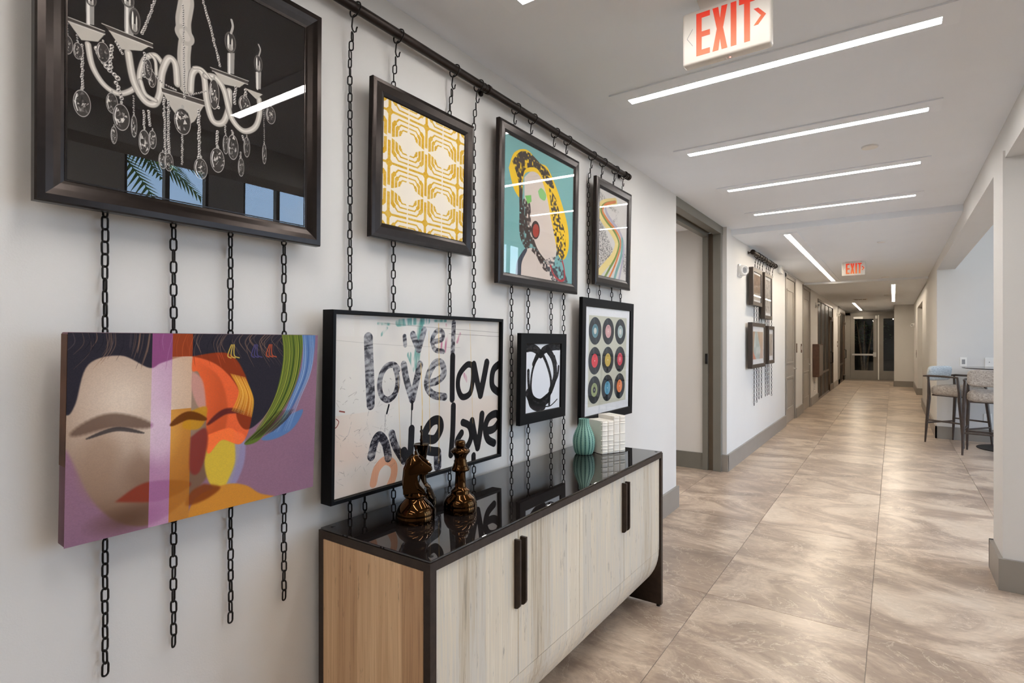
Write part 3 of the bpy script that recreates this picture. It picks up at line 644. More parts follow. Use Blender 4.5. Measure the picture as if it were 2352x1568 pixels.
ART = {"love":{"A":[[[[159,127],[162,224],[169,372],[173,470]],43],[[[173,487],[174,512]],39],[[[314,315],[291,288],[253,295],[225,343],[217,409],[230,469],[263,494],[300,460],[313,384],[298,306]],25],[[[345,291],[362,388],[395,507]],34],[[[395,507],[419,393],[438,296]],36],[[[487,418],[549,405],[590,361],[575,293],[530,291],[491,363],[483,436],[523,495],[597,518]],34],[[[395,107],[429,196]],34],[[[429,196],[461,74]],31],[[[510,151],[573,133],[577,85],[540,81],[512,133],[528,198],[583,213]],23],[[[652,21],[646,258]],28],[[[347,116],[351,169]],21],[[[180,809],[197,730],[221,702],[251,751],[267,839]],38],[[[284,702],[304,780],[352,879]],35],[[[555,885],[557,970]],48]],"B":[[[[648,248],[647,374],[648,539]],34],[[[794,319],[751,312],[696,378],[688,466],[719,533],[775,515],[795,426],[794,324]],30],[[[802,314],[827,429],[856,535]],38],[[[856,535],[882,412],[903,304]],41],[[[1015,315],[962,355],[946,428],[958,493],[1019,543]],39],[[[657,589],[655,754],[645,917]],34],[[[726,713],[773,747],[790,821],[760,890],[709,893],[686,839],[717,786]],34],[[[794,715],[817,827],[840,914]],37],[[[840,914],[860,794],[870,682]],39],[[[909,809],[969,805],[1016,749],[991,696],[927,712],[899,781],[918,869],[971,913]],39],[[[483,775],[536,787],[572,728],[562,670],[517,671],[478,728],[466,799],[493,851],[555,876]],40],[[[394,694],[392,782],[388,879]],35],[[[351,826],[376,885]],40],[[[809,968],[810,1035]],34],[[[267,525],[256,574]],8],[[[396,525],[395,569]],12],[[[393,569],[391,684]],5]],"P":[[[[192,969],[209,891],[252,853],[294,889],[298,951],[276,1013]],36]],"R":[[[[0,606],[15,613],[27,584],[15,566]],3],[[[30,526],[52,534]],5]],"Y":[[[[443,287],[456,578],[454,851]],6],[[[551,30],[561,500],[564,953]],6],[[[490,78],[498,492],[510,865]],3],[[[768,21],[800,732]],3],[[[314,350],[336,910]],2]],"T":[[[[207,43],[265,45]],10],[[[311,35],[390,23],[482,14]],29],[[[439,34],[432,124],[414,303]],34],[[[376,231],[410,321]],26],[[[491,14],[599,9]],11],[[[251,67],[222,109]],11]],"M":[[[[600,37],[605,123],[593,218]],13],[[[697,93],[678,152]],12],[[[732,380],[753,422]],19],[[[573,151],[569,217]],11]],"L":[[[[179,702],[157,615],[167,535]],5],[[[249,581],[247,682]],8],[[[185,637],[243,664],[250,632]],2],[[[28,654],[65,670],[84,594]],3],[[[117,664],[144,670],[124,698]],2]]},"big":{"C":[[[[418,114],[421,140],[415,185],[409,230],[413,277]],64],[[[413,277],[416,324]],47],[[[416,324],[412,375],[415,436],[420,505]],54],[[[410,278],[420,291]],71]],"A":[[[[71,474],[85,549],[120,603],[165,622],[206,601],[238,559],[246,503],[264,447],[301,418],[329,443]],21],[[[204,449],[223,552],[260,614],[297,618],[318,570],[327,478],[352,410],[378,423],[386,503]],28],[[[247,543],[265,589],[303,602]],17],[[[440,511],[446,438],[470,407],[496,433],[508,530],[535,608],[580,601],[606,525],[608,450]],28],[[[503,423],[547,414],[585,458],[618,566],[674,609],[731,576],[755,505],[752,436]],27],[[[282,422],[301,441],[305,494]],13],[[[453,407],[488,400],[532,434]],13]],"P":[[[8,417],[127,409],[103,451],[50,468]],[[135,389],[281,389],[251,422],[181,446]],[[539,391],[687,383],[655,417],[585,429]],[[328,556],[498,552],[456,637],[439,653],[388,642],[361,609]],[[679,408],[771,406],[737,441]]],"K":[[[-4,402],[124,401],[124,413],[8,417]],[[115,376],[291,375],[291,392],[140,393]],[[523,377],[699,370],[695,387],[532,390]],[[324,540],[497,534],[498,555],[328,559]]],"G":[[[63,300],[90,286],[90,394],[65,400]],[[189,268],[223,252],[222,373],[190,380]],[[598,282],[632,268],[630,366],[599,371]],[[733,314],[762,303],[760,386],[736,391]]],"E":[[612,228,27,46],[747,270,22,40],[80,304,18,24],[201,243,24,29],[226,315,21,52]],"F":[[[[615,185],[623,152],[617,125]],11],[[[750,230],[757,200],[748,179]],7]],"B":[[[[301,187],[277,272],[250,357]],15],[[[487,93],[521,199],[568,361]],16],[[[52,476],[54,653]],14],[[[92,465],[125,526],[170,565]],25],[[[159,570],[183,638]],22],[[[146,435],[142,532]],21],[[[263,417],[258,518]],16],[[[289,493],[327,519],[386,531]],11],[[[408,154],[415,549]],13],[[[334,571],[341,815]],14],[[[351,578],[354,811]],15],[[[407,705],[407,839]],12],[[[474,571],[477,813]],18],[[[427,537],[511,485]],10],[[[554,639],[555,719]],18],[[[260,650],[261,730]],14],[[[275,645],[282,716]],14],[[[776,436],[779,640]],8],[[[223,604],[224,689]],9],[[[623,617],[623,655]],14],[[[591,605],[592,649]],13],[[[639,408],[632,501]],20],[[[687,405],[673,548]],21],[[[532,427],[556,542]],23],[[[8,417],[6,466]],10],[[[34,448],[40,488]],9],[[[158,417],[187,469]],16],[[[664,704],[661,750]],11],[[[666,627],[683,660]],14]],"O":[[53,701,28,49],[149,666,20,39],[181,710,29,51],[156,787,11,33],[225,731,11,43],[262,783,21,49],[292,764,15,37],[331,838,17,34],[354,839,18,37],[408,653,34,55],[484,833,29,45],[556,777,32,54],[593,697,14,42],[626,699,26,56],[665,780,15,42],[692,680,16,46],[780,687,11,47],[812,491,26,42],[8,503,17,34],[40,512,15,30],[119,484,22,38],[289,520,15,33],[273,486,16,40],[540,489,23,66],[680,484,28,38],[238,303,0,0]]},"ink":{"S":[[[[53,67],[170,61],[305,97],[416,163]],146],[[[430,163],[499,107],[640,72],[816,52],[953,53]],139],[[[403,163],[283,259],[206,382],[170,520],[174,673],[244,777],[408,833],[576,804],[661,752]],53],[[[321,175],[230,299]],92],[[[458,149],[589,297],[696,476],[730,625],[690,755],[680,915]],71],[[[612,94],[762,214],[841,379],[831,542],[718,713]],134],[[[947,361],[921,487],[804,630],[691,784]],60],[[[93,391],[100,530],[122,670]],73],[[[110,710],[218,831],[410,890],[634,823]],179],[[[137,754],[193,870],[356,935],[523,929]],138],[[[551,939],[725,941],[917,862]],21],[[[783,925],[872,888]],15],[[[820,185],[900,322]],18]]},"rain":{"Y":[[[[551,70],[218,139],[61,194],[-2,274],[138,354],[400,430],[586,519],[621,606],[490,737],[212,878],[-10,987]],93]],"G":[[[[551,74],[242,141],[93,203],[65,264],[229,342],[496,418],[676,510],[706,597],[589,743],[377,894],[218,1008]],44]],"O":[[[[551,74],[256,143],[130,205],[124,263],[299,333],[570,409],[752,501],[758,607],[664,737],[522,883],[360,1013]],41]],"T":[[[[829,493],[827,630],[767,758],[647,889],[554,1015]],65]],"V":[[[[197,174],[248,253],[443,329],[695,402],[856,505],[900,623],[846,782],[730,1004]],52]],"B":[[[[221,185],[272,264],[395,335],[520,393]],31],[[[4,386],[235,457],[527,526]],49],[[[723,444],[937,543],[1026,689]],47],[[[31,57],[309,84],[502,70]],25],[[[695,-50],[911,84]],20],[[[501,55],[804,54]],23]]}}

def art_chandelier():
    a = Art(1130, 1170, (15, 12, 12)); D = ART['big']
    # the print area is taller than the strokes' frame of reference: v is squeezed so that the lamp sits where it hangs
    K = 0.575 / 0.585; O = 1000 - 1000 * K
    def T(P): return [(p[0], O + p[1] * K) for p in P]
    n = a.noise(9, 9, 1); a.put(0.35 * n, (30, 26, 25))
    rng = random.Random(3)
    for P, w in D['B'][:2]: beads(a, T(P), w, rng)
    for P in D['G']: a.poly(T(P), (150, 146, 142)); q = T(P); a.stroke([((q[0][0] * .7 + q[1][0] * .3), q[0][1]), ((q[3][0] * .7 + q[2][0] * .3), q[3][1])], 9, (235, 232, 226), 0.9, 2)
    for P, w in D['C']: a.stroke(T(P), w, (176, 170, 162), 1, 3); a.stroke(T(P), w * 0.5, (205, 199, 190), .7, 5)
    for P, w in D['A']:
        a.stroke(T(P), w * 1.05, (120, 114, 108), 1, 2); a.stroke(T(P), w * 0.85, (188, 182, 174), 1, 3); a.stroke(T(P), w * 0.3, (226, 221, 213), .9, 3)
    for P in D['P']: a.poly(T(P), (186, 180, 171), soft=1)
    for P in D['K']: a.poly(T(P), (70, 64, 60)); q = T(P); a.stroke([q[0], q[1]], 4, (190, 186, 180), .9, 1, sm=False); a.stroke([q[3], q[2]], 5, (214, 210, 204), .7, 1, sm=False)
    for cx, cy, rx, ry in D['E']:
        cy = O + cy * K; a.ell(cx, cy, rx, ry, (92, 88, 85)); a.ell(cx, cy, rx * .8, ry * .85, (52, 48, 46)); a.ell(cx - rx * .35, cy, rx * .18, ry * .7, (230, 228, 222)); a.ell(cx + rx * .3, cy + ry * .1, rx * .14, ry * .55, (210, 206, 200))
        a.ell(cx, cy + ry * .5, rx * .5, ry * .3, (190, 186, 180), .7)
    for P, w in D['F']: a.stroke(T(P), w, (176, 172, 167), 1, 1)
    for P, w in D['B'][2:]: beads(a, T(P), w, rng)
    for cx, cy, rx, ry in D['O']:
        if rx < 2: continue
        drop(a, cx, O + cy * K, rx, ry, rng)
    return a.material('chandelier_photo', 0.75, 0.0)
def beads(a, P, w, rng):
    P = a.smooth(P, 6); st = max(9.0, w * 0.62); acc = 0; last = P[0]
    for p in P[1:]:
        d = math.hypot(p[0] - last[0], p[1] - last[1]); k = 0
        while acc + st <= d:
            acc += st; t = acc / d; x = last[0] + (p[0] - last[0]) * t + rng.uniform(-.14, .14) * w; y = last[1] + (p[1] - last[1]) * t; r = w * rng.uniform(.32, .44)
            a.ell(x, y, r, r * 1.0, (176, 172, 167)); a.ell(x + r * .1, y + r * .1, r * .5, r * .5, (48, 44, 42))
            a.ell(x - r * .3, y - r * .35, r * .34, r * .3, (244, 242, 236)); a.ell(x + r * .35, y + r * .4, r * .28, r * .24, (214, 210, 204), .9)
        acc -= d; last = p
def drop(a, cx, cy, rx, ry, rng):
    a.ell(cx, cy - ry * 1.12, rx * .18, ry * .14, (170, 166, 160)); a.ell(cx, cy, rx, ry, (128, 124, 120)); a.ell(cx, cy, rx * .9, ry * .93, (58, 54, 52))
    for k in range(22):
        an = rng.uniform(0, 6.28); q = rng.uniform(.15, .8); x = cx + math.cos(an) * rx * q; y = cy + math.sin(an) * ry * q; g = rng.choice((30, 60, 110, 170, 230))
        a.poly([(x + rng.uniform(-.3, .3) * rx, y - rng.uniform(.05, .25) * ry), (x + rng.uniform(.05, .3) * rx, y + rng.uniform(-.1, .2) * ry), (x - rng.uniform(.05, .3) * rx, y + rng.uniform(.0, .25) * ry)], (g, int(g * .98), int(g * .95)), .8)
    a.ell(cx, cy, rx * .96, ry * .97, (206, 202, 197), .5, 0, ring=.9); a.stroke([(cx - rx * .55, cy - ry * .6), (cx - rx * .75, cy), (cx - rx * .5, cy + ry * .6)], max(2, rx * .16), (236, 233, 228), .85, 1)

def art_gold():
    a = Art(760, 800, (224, 216, 202)); u = a.X / a.kx; v = a.Y / a.ky
    px, py = 420.0, 410.0; cu = ((u - 69) / px) % 1.0; cv = ((v - 90) / py) % 1.0; x = np.abs(cu - .5) * 2; y = np.abs(cv - .5) * 2   # 0 at a cell's centre, 1 on its border
    wear = 0.72 + 0.45 * a.noise(120, 120, 2) * a.noise(20, 30, 3); aa = 0.012
    def band(d, lo, hi): return np.clip((d - lo) / aa + .5, 0, 1) * np.clip((hi - d) / aa + .5, 0, 1)
    d = np.maximum(np.maximum(x, y * .98), (x + y) * .60); al = np.zeros_like(u)
    vert = np.clip((x - y) / .05 + .5, 0, 1)                                # side strokes are thick, level ones thin
    for c, wv, wh in ((0.80, 0.075, 0.030), (0.62, 0.065, 0.028), (0.45, 0.055, 0.026)):
        h = (wv * vert + wh * (1 - vert)) / 1.0; al = np.maximum(al, band(d, c - h, c + h))
    al = np.maximum(al, band(np.abs(x), 0.93, 1.2) * np.clip((y - .12) / .02, 0, 1)); al = np.maximum(al, band(y, 0.955, 1.2) * np.clip((x - .04) / .02, 0, 1))
    al = np.maximum(al, np.clip((1.87 - (2 - (x + y))) / .02 - 93 + .5 + 0, 0, 1) * 0)
    al = np.maximum(al, np.clip(((x + y) - 1.78) / .02, 0, 1))
    gap = np.clip((np.abs(x) - 0.018) / .01, 0, 1); al *= gap                  # slit down each cell's middle
    s = np.power(np.maximum(x, 1e-4) / 1.0, .72) + np.power(np.maximum(y, 1e-4) / 0.56, .72); al *= np.clip((s - 1.0) / .03, 0, 1)   # four-pointed blank star
    a.put(al * np.clip(wear, 0, 1), (200, 155, 42)); a.put(al * np.clip(a.noise(60, 60, 9) - .45, 0, 1), (196, 148, 30))
    return a.material('geometric_print', 0.8, 0.2)

def art_love():
    a = Art(1300, 860, (216, 211, 204)); D = ART['love']
    a.put(.5 * a.noise(5, 4, 1), (226, 223, 218)); a.put(.35 * a.noise(14, 9, 2) ** 2, (188, 188, 190)); n = a.noise(3, 3, 4); a.put(np.clip(n * 1.6 - .6, 0, 1) * .35 * (a.Y / a.h > .55), (222, 178, 150))
    a.put(np.clip(1.1 - a.X / a.w * 2.6, 0, 1) * np.clip(a.Y / a.h * 3 - 2, 0, 1) * a.noise(8, 8, 6) * .9, (224, 170, 140))
    dry = np.clip((a.noise(90, 60, 7) * .6 + a.noise(220, 160, 8) * .5) * 2.0 - .62, 0, 1)
    slant = np.sin((a.X * .35 + a.Y) / 5.2 + a.noise(20, 20, 3) * 9) * .5 + .5
    rough = np.clip(.35 + slant * .55 + (a.noise(40, 40, 12) - .5) * 1.1 + (a.Y / a.h - .35) * .5, 0.18, 1)
    for P, w in D['T']: a.stroke(P, w, (70, 138, 130), .75, 5, tex=np.clip(a.noise(120, 14, 15) * 1.7 - .3, 0, 1))
    for P, w in D['M']: a.stroke(P, w, (166, 60, 98), .65, 4, tex=np.clip(a.noise(160, 12, 16) * 2 - .5, 0, 1))
    for P, w in D['L']: a.stroke(P, w * .7, (150, 148, 148), .6, 1, tex=dry)
    for P, w in D['P']: a.stroke(P, w, (228, 170, 138), .95, 1); a.stroke(P, w, (178, 104, 66), .45, 0, tex=(np.sin(a.X * .9) > .6).astype(np.float32))
    for P, w in D['A']:
        a.stroke(P, w, (168, 168, 172), .75, 1); a.stroke(P, w, (26, 24, 32), .97, 0, tex=rough * np.clip(dry + .45, 0, 1))
    k = 0.93 + .07 * dry
    for P, w in D['B']: a.stroke(P, w, (18, 16, 19), 1, 0, tex=np.clip(k + .04 + a.noise(50, 50, 22) * .2, 0, 1))
    for P, w in D['Y']: a.stroke(P, w, (214, 172, 92), .6, 1, tex=np.clip(.45 + a.noise(10, 30, 31), 0, 1))
    for P, w in D['R']: a.stroke(P, w, (122, 50, 40), .9, 0)
    a.stroke([(240, 40), (500, 55), (1000, 80)], 2, (120, 116, 112), .6); a.stroke([(0, 140), (300, 170), (700, 190)], 1.5, (150, 146, 142), .5); a.stroke([(620, 95), (1000, 110)], 1.5, (70, 66, 64), .7)
    rng = random.Random(8)
    for k in range(60):
        x = rng.uniform(10, 300); y = rng.uniform(350, 900); a.stroke([(x, y), (x + rng.uniform(-25, 25), y + rng.uniform(-25, 25)), (x + rng.uniform(-30, 30), y + rng.uniform(-40, 40))], rng.uniform(1, 2.4), (120, 112, 108), .55, 0, tex=dry)
    return a.material('graffiti_lettering', 0.55, 0.3)

def art_ink():
    a = Art(520, 540, (224, 227, 233)); dry = np.clip(.93 + (a.noise(30, 80, 3) - .5) * .25, 0, 1)
    for P, w in ART['ink']['S']: a.stroke(P, w * .86, (20, 19, 20), .98, 0, tex=dry)
    a.ell(405, 665 + 260, 60, 26, (58, 44, 38), .0)
    a.stroke([(880, 190), (905, 260), (900, 330)], 8, (236, 238, 242), .8, 1, tex=np.clip(a.noise(90, 20, 5) * 2 - .6, 0, 1))
    return a.material('ink_brushwork', 0.7, 0.2)

def art_rainbow():
    a = Art(560, 780, (206, 202, 198)); D = ART['rain']
    a.put(.3 * a.noise(4, 5, 2), (222, 220, 216))
    sc_ = np.clip(a.noise(70, 90, 3) * .7 + a.noise(160, 190, 5) * .6 - .55, 0, 1) * 2.2
    m1 = a.mask([(0, 330), (140, 420), (330, 560), (520, 700), (500, 800), (250, 900), (0, 960)], True, 12); a.put(m1 * np.clip(sc_, 0, 1) * .85, (38, 36, 38))
    m2 = a.mask([(640, 260), (520, 330), (640, 470), (900, 640), (1000, 700), (1000, 900), (880, 880), (860, 760), (700, 560), (520, 420), (440, 330)], True, 8); a.put(m2 * np.clip(sc_, 0, 1) * .8, (44, 42, 44))
    m3 = a.mask([(0, 30), (400, 130), (700, 180), (400, 190), (0, 140)], True, 8); a.put(m3 * np.clip(sc_, 0, 1) * .7, (60, 58, 56))
    rng = random.Random(4)
    for k in range(70):
        x = rng.uniform(560, 980); y = 330 + (x - 560) * 1.0 + rng.uniform(-120, 40); a.stroke([(x, y), (x + rng.uniform(-60, 60), y - rng.uniform(10, 90))], rng.uniform(1.5, 4), (70, 66, 66), .6, 0, tex=sc_)
    for key, c in (('V', (172, 166, 184)), ('T', (120, 168, 164)), ('Y', (226, 206, 138)), ('G', (118, 142, 66)), ('O', (214, 124, 66))):
        for P, w in D[key]: a.stroke(P, w * (1.35 if key == 'Y' else 1.15), c, 1, 1)
    return a.material('rainbow_road_print', 0.65, 0.3)

def art_records():
    a = Art(900, 920, (226, 228, 232)); a.poly([(74, 76), (928, 76), (930, 921), (76, 921)], (196, 196, 180)); a.put(.06 * a.noise(60, 60, 3), (150, 150, 130))
    cols = [[((96, 138, 150), (206, 206, 196)), ((205, 158, 158), (214, 170, 168)), ((160, 178, 178), (206, 206, 200))], [((214, 58, 72), (214, 58, 72)), ((198, 170, 80), (198, 170, 80)), ((206, 66, 84), (220, 120, 130))], [((150, 160, 110), (22, 24, 26)), ((88, 152, 180), (88, 152, 180)), ((226, 134, 86), (226, 134, 86))]]
    xs = (204, 488, 774); ys = ((216, 222, 219), (489, 498, 502), (765, 769, 771))
    for j in range(3):
        for i in range(3):
            x, y = xs[i], ys[j][i] if i else ys[j][0]; y = (219, 497, 769)[j]; rx = 131; ry = rx * a.kx / a.ky
            a.ell(x, y, rx, ry, (22, 27, 32))
            for q in (.93, .86, .79, .72, .65): a.ell(x, y, rx * q, ry * q, (44, 54, 62), .75, ring=.9)
            a.poly([(x, y), (x - 50, y - 118), (x - 15, y - 128)], (84, 96, 104), .45, soft=2); a.poly([(x, y), (x + 50, y + 118), (x + 15, y + 128)], (74, 84, 92), .4, soft=2)
            c1, c2 = cols[j][i]; a.ell(x, y, 66, 66 * a.kx / a.ky, c1); a.ell(x, y, 66, 66 * a.kx / a.ky, tuple(int(v * .7) for v in c1), .5, ring=1.2); a.ell(x, y, 30, 30 * a.kx / a.ky, c2); a.ell(x, y, 44, 44 * a.kx / a.ky, tuple(int(v * .8) for v in c1), .6, ring=1.0)
            for k in range(3): a.stroke([(x - 34 + 8 * k, y - 48 + 8 * k), (x + 30 - 6 * k, y - 48 + 8 * k)], 3, tuple(int(v * .65) for v in c1), .8, sm=False)
            a.ell(x, y, 6, 6, (230, 230, 226))
    return a.material('nine_records_print', 0.5, 0.3)

def art_bands():
    """a plain generic stand-in: broad colour bands over soft rounded forms, in the colours of the painting on the wall"""
    a = Art(1200, 905, (150, 112, 132)); n = a.noise(5, 5, 1); a.put(.5 * n, (132, 98, 122)); a.put(.25 * a.noise(200, 200, 3), (120, 90, 110))
    # large pale rounded form with a shaded flank
    A = a.mask([(-30, 200), (60, 120), (200, 100), (330, 110), (430, 150), (520, 240), (560, 400), (550, 560), (500, 760), (400, 900), (270, 985), (160, 930), (80, 800), (20, 600), (-30, 420)], True, 5)
    sh = np.clip(1.1 - np.hypot((a.X / a.kx - 170) / 330, (a.Y / a.ky - 330) / 520), 0, 1)
    skin = np.array([122, 94, 76], np.float32) / 255 * (1 - sh[..., None]) + np.array([224, 205, 186], np.float32) / 255 * sh[..., None]
    a.put(A, skin)
    for cx, cy, rx, ry, c, al in ((235, 700, 60, 90, (104, 74, 56), .3), (100, 620, 60, 160, (150, 120, 98), .5), (190, 930, 90, 50, (80, 56, 42), .6), (300, 520, 60, 130, (232, 216, 198), .5)): a.ell(cx, cy, rx, ry, c, al, 60)
    # dark brushed mass over the top, streaked
    a.poly([(-20, -40), (560, -40), (800, -40), (830, 90), (810, 300), (740, 480), (650, 560), (600, 470), (610, 330), (520, 180), (400, 120), (300, 150), (255, 175), (160, 110), (60, 150), (25, 330), (0, 380), (-30, 300)], (44, 42, 50), 1, True, 2)
    rng = random.Random(2)
    for k in range(80):
        x = rng.uniform(0, 800); L = rng.uniform(60, 170); q = x / 800; a.stroke([(x + L * .5 * (q - .2), -10), (x, L * .5), (x - L * .35 * (1 - q) + q * 60, L + 40 * q)], rng.uniform(1.5, 3.6), rng.choice(((120, 96, 82), (88, 80, 84), (30, 28, 36), (150, 116, 92))), .6, 1, taper=True)
    # plain rounded accents: a dark oval, a soft brown bar over it, a red lens low down
    a.stroke([(20, 470), (130, 425), (262, 470)], 54, (92, 70, 58), .75, 14, taper=True); a.stroke([(60, 500), (150, 470), (240, 505)], 16, (50, 46, 48), .8, 5, taper=True)
    a.poly([(150, 830), (250, 762), (390, 790), (412, 830), (300, 872)], (134, 58, 42), 1, True, 4)
    # yellow and blue-lilac rounded forms behind, orange wedge at the foot
    a.poly([(480, 560), (580, 540), (620, 640), (600, 800), (560, 900), (500, 850), (470, 720)], (214, 182, 62), 1, True, 3); a.poly([(590, 560), (640, 600), (640, 760), (590, 900), (560, 880), (600, 740)], (146, 140, 176), .9, True, 4)
    a.poly([(400, 1020), (440, 900), (560, 860), (650, 890), (720, 960), (800, 1010), (700, 1030)], (206, 138, 52), 1, True, 3); a.poly([(470, 830), (540, 870), (480, 920), (400, 930), (420, 860)], (128, 62, 26), .9, True, 5)
    # translucent bands crossing everything
    u = a.X / a.kx; v = a.Y / a.ky; lum = a.im.mean(axis=2, keepdims=True)
    def tint(x0, x1, y0, y1, lo, hi, g=1.0):
        m = ((u >= x0) & (u < x1) & (v >= y0) & (v < y1)).astype(np.float32); L = np.clip(lum * g, 0, 1); c = np.array(lo, np.float32) / 255 * (1 - L) + np.array(hi, np.float32) / 255 * L; a.put(m, c)
    tint(263, 336, 0, 1000, (118, 44, 100), (236, 216, 228), 1.15); tint(336, 412, 0, 120, (120, 50, 28), (214, 96, 50), 1.6); tint(336, 412, 120, 400, (150, 90, 60), (240, 226, 204), 1.2); tint(336, 412, 400, 1000, (120, 54, 10), (232, 172, 84), 1.25)
    m = a.mask([(412, 120), (560, 110), (640, 250), (670, 430), (660, 560), (620, 640), (540, 600), (480, 660), (470, 420), (440, 220), (412, 200)], True, 2); c = np.clip(lum * 1.5, 0, 1) * np.array([196, 96, 52], np.float32) / 255 + np.array([104, 34, 16], np.float32) / 255 * .9; a.put(m * .95, np.clip(c, 0, 1))
    a.poly([(412, 200), (455, 260), (470, 420), (440, 400), (412, 300)], (206, 150, 140), .9, True, 3); a.poly([(400, 420), (470, 400), (470, 470), (440, 520), (380, 500)], (196, 140, 34), .9, True, 3); a.stroke([(338, 480), (400, 440), (470, 470)], 34, (92, 44, 14), .85, 6, taper=True); a.stroke([(480, 500), (550, 440), (630, 450)], 26, (72, 30, 36), .8, 8, taper=True); a.poly([(412, 560), (470, 520), (480, 620), (450, 760), (412, 740)], (132, 52, 46), .9, True, 4)
    for k in range(26):
        x = 590 + k * 2.6; a.stroke([(x - 20, 225 + k), (x + 20, 330 + k * 2), (x - 10 + k, 440 + 2 * k)], 5, rng.choice(((226, 160, 50), (206, 130, 36), (240, 184, 84))), .75, 1, taper=True)
    # green and blue sweeping arcs at the right
    G = a.mask([(800, -30), (905, -30), (918, 60), (900, 240), (840, 420), (760, 560), (700, 640), (640, 640), (720, 540), (780, 380), (812, 200), (815, 80)], True, 2); a.put(G, (92, 112, 44)); Bm = a.mask([(905, -30), (975, -30), (985, 60), (965, 240), (900, 400), (850, 500), (930, 480), (880, 590), (790, 640), (720, 630), (800, 560), (860, 400), (912, 220), (920, 60)], True, 2); a.put(Bm, (88, 122, 172))
    for k in range(34):
        q = k / 34; a.stroke([(808 + q * 96, -10), (822 + q * 92, 120), (806 + q * 88, 290), (760 + q * 80, 440), (690 + q * 70, 570)], 3.4, rng.choice(((150, 158, 60), (60, 82, 34), (182, 176, 74), (40, 60, 30))), .6, 1, taper=True)
    for k in range(20):
        q = k / 20; a.stroke([(912 + q * 60, -10), (922 + q * 60, 120), (912 + q * 52, 260), (860 + q * 50, 420), (780 + q * 80, 600)], 3, rng.choice(((130, 160, 204), (64, 94, 150), (170, 188, 214))), .6, 1, taper=True)
    for k in range(16): a.stroke([(640 + k * 9, 640 - k * 3), (720 + k * 8, 560 - k * 2), (790 + k * 6, 470)], 4, rng.choice(((36, 52, 24), (80, 100, 40), (52, 26, 24))), .7, 1, taper=True)
    for x, c in ((560, (206, 176, 80)), (665, (74, 70, 120)), (735, (186, 84, 52))):
        for k in range(3): a.stroke([(x + 10 + k * 6, 60), (x - 4 + k * 14, 120), (x + 10 + k * 18, 135)], 5, c, .9, 0)
    a.put(.10 * a.noise(300, 260, 6), (90, 80, 84))
    return a.material('colour_band_canvas', 0.7, 0.2)

def art_teal():
    """a plain generic stand-in: flat yellow, pale and black cut-out forms on teal"""
    a = Art(760, 760, (118, 172, 172)); a.put(.12 * a.noise(6, 6, 1), (132, 178, 172))
    dark = (56, 44, 40); yel = (240, 198, 30); pale = (214, 200, 190); rag = a.noise(50, 60, 4)
    a.poly([(50, 240), (120, 110), (280, 45), (450, 95), (570, 100), (700, 210), (800, 330), (880, 450), (925, 560), (930, 700), (860, 800), (760, 770), (640, 560), (560, 330), (400, 200), (250, 240), (220, 420), (120, 380)], yel, 1, True)
    m = a.mask([(90, 180), (200, 80), (330, 60), (480, 100), (590, 130), (680, 240), (560, 230), (420, 150), (260, 200), (230, 330), (240, 520), (330, 640), (420, 780), (300, 800), (200, 700), (190, 480), (170, 300)], True); a.put(m * np.clip(rag * 3 - .35, 0, 1), dark)
    m = a.mask([(600, 250), (720, 330), (800, 480), (860, 560), (880, 700), (830, 820), (740, 800), (690, 640), (640, 420)], True); a.put(m * np.clip(rag * 3.2 - 1.2, 0, 1), dark)
    a.poly([(250, 260), (350, 190), (470, 200), (570, 330), (640, 500), (700, 640), (730, 760), (650, 900), (560, 860), (470, 800), (380, 720), (300, 600), (260, 450)], pale, 1, True)
    a.poly([(180, 1010), (210, 880), (300, 790), (420, 780), (540, 860), (660, 930), (760, 1010)], pale, 1, True); a.poly([(150, 1010), (170, 900), (260, 800), (300, 800), (230, 900), (215, 1010)], (58, 62, 74), 1, True)
    m = a.mask([(240, 420), (330, 440), (350, 600), (390, 700), (470, 790), (640, 880), (690, 900), (560, 930), (430, 830), (320, 760), (230, 560)], True, 1); a.put(m * np.clip(rag * 3 - .6, 0, 1), dark)
    m = a.mask([(520, 860), (700, 800), (760, 850), (860, 900), (920, 1010), (700, 1010)], True, 2); a.put(m * np.clip(rag * 3 - 1.1, 0, 1), (60, 60, 66))
    # cut-out accents: green offcuts, a red disc with a dark rim, a looped red cord, short dark bars
    a.poly([(440, 320), (490, 285), (560, 320), (540, 372), (470, 366)], (138, 196, 122), 1, True); a.poly([(262, 395), (345, 372), (352, 420), (300, 450)], (120, 190, 96), 1)
    a.ell(412, 628, 60, 72, dark, 1, 0, .3); a.ell(418, 632, 44, 54, (166, 62, 48), 1, 0, .3)
    P = [(640, 880), (700, 950), (800, 985), (870, 960), (860, 880), (830, 820)]; Q = a.smooth(P, 7)
    for p in Q: a.ell(p[0], p[1], 10, 10, (186, 52, 56)); a.ell(p[0], p[1], 4, 4, (120, 30, 36))
    return a.material('teal_cutout_print', 0.55, 0.3)

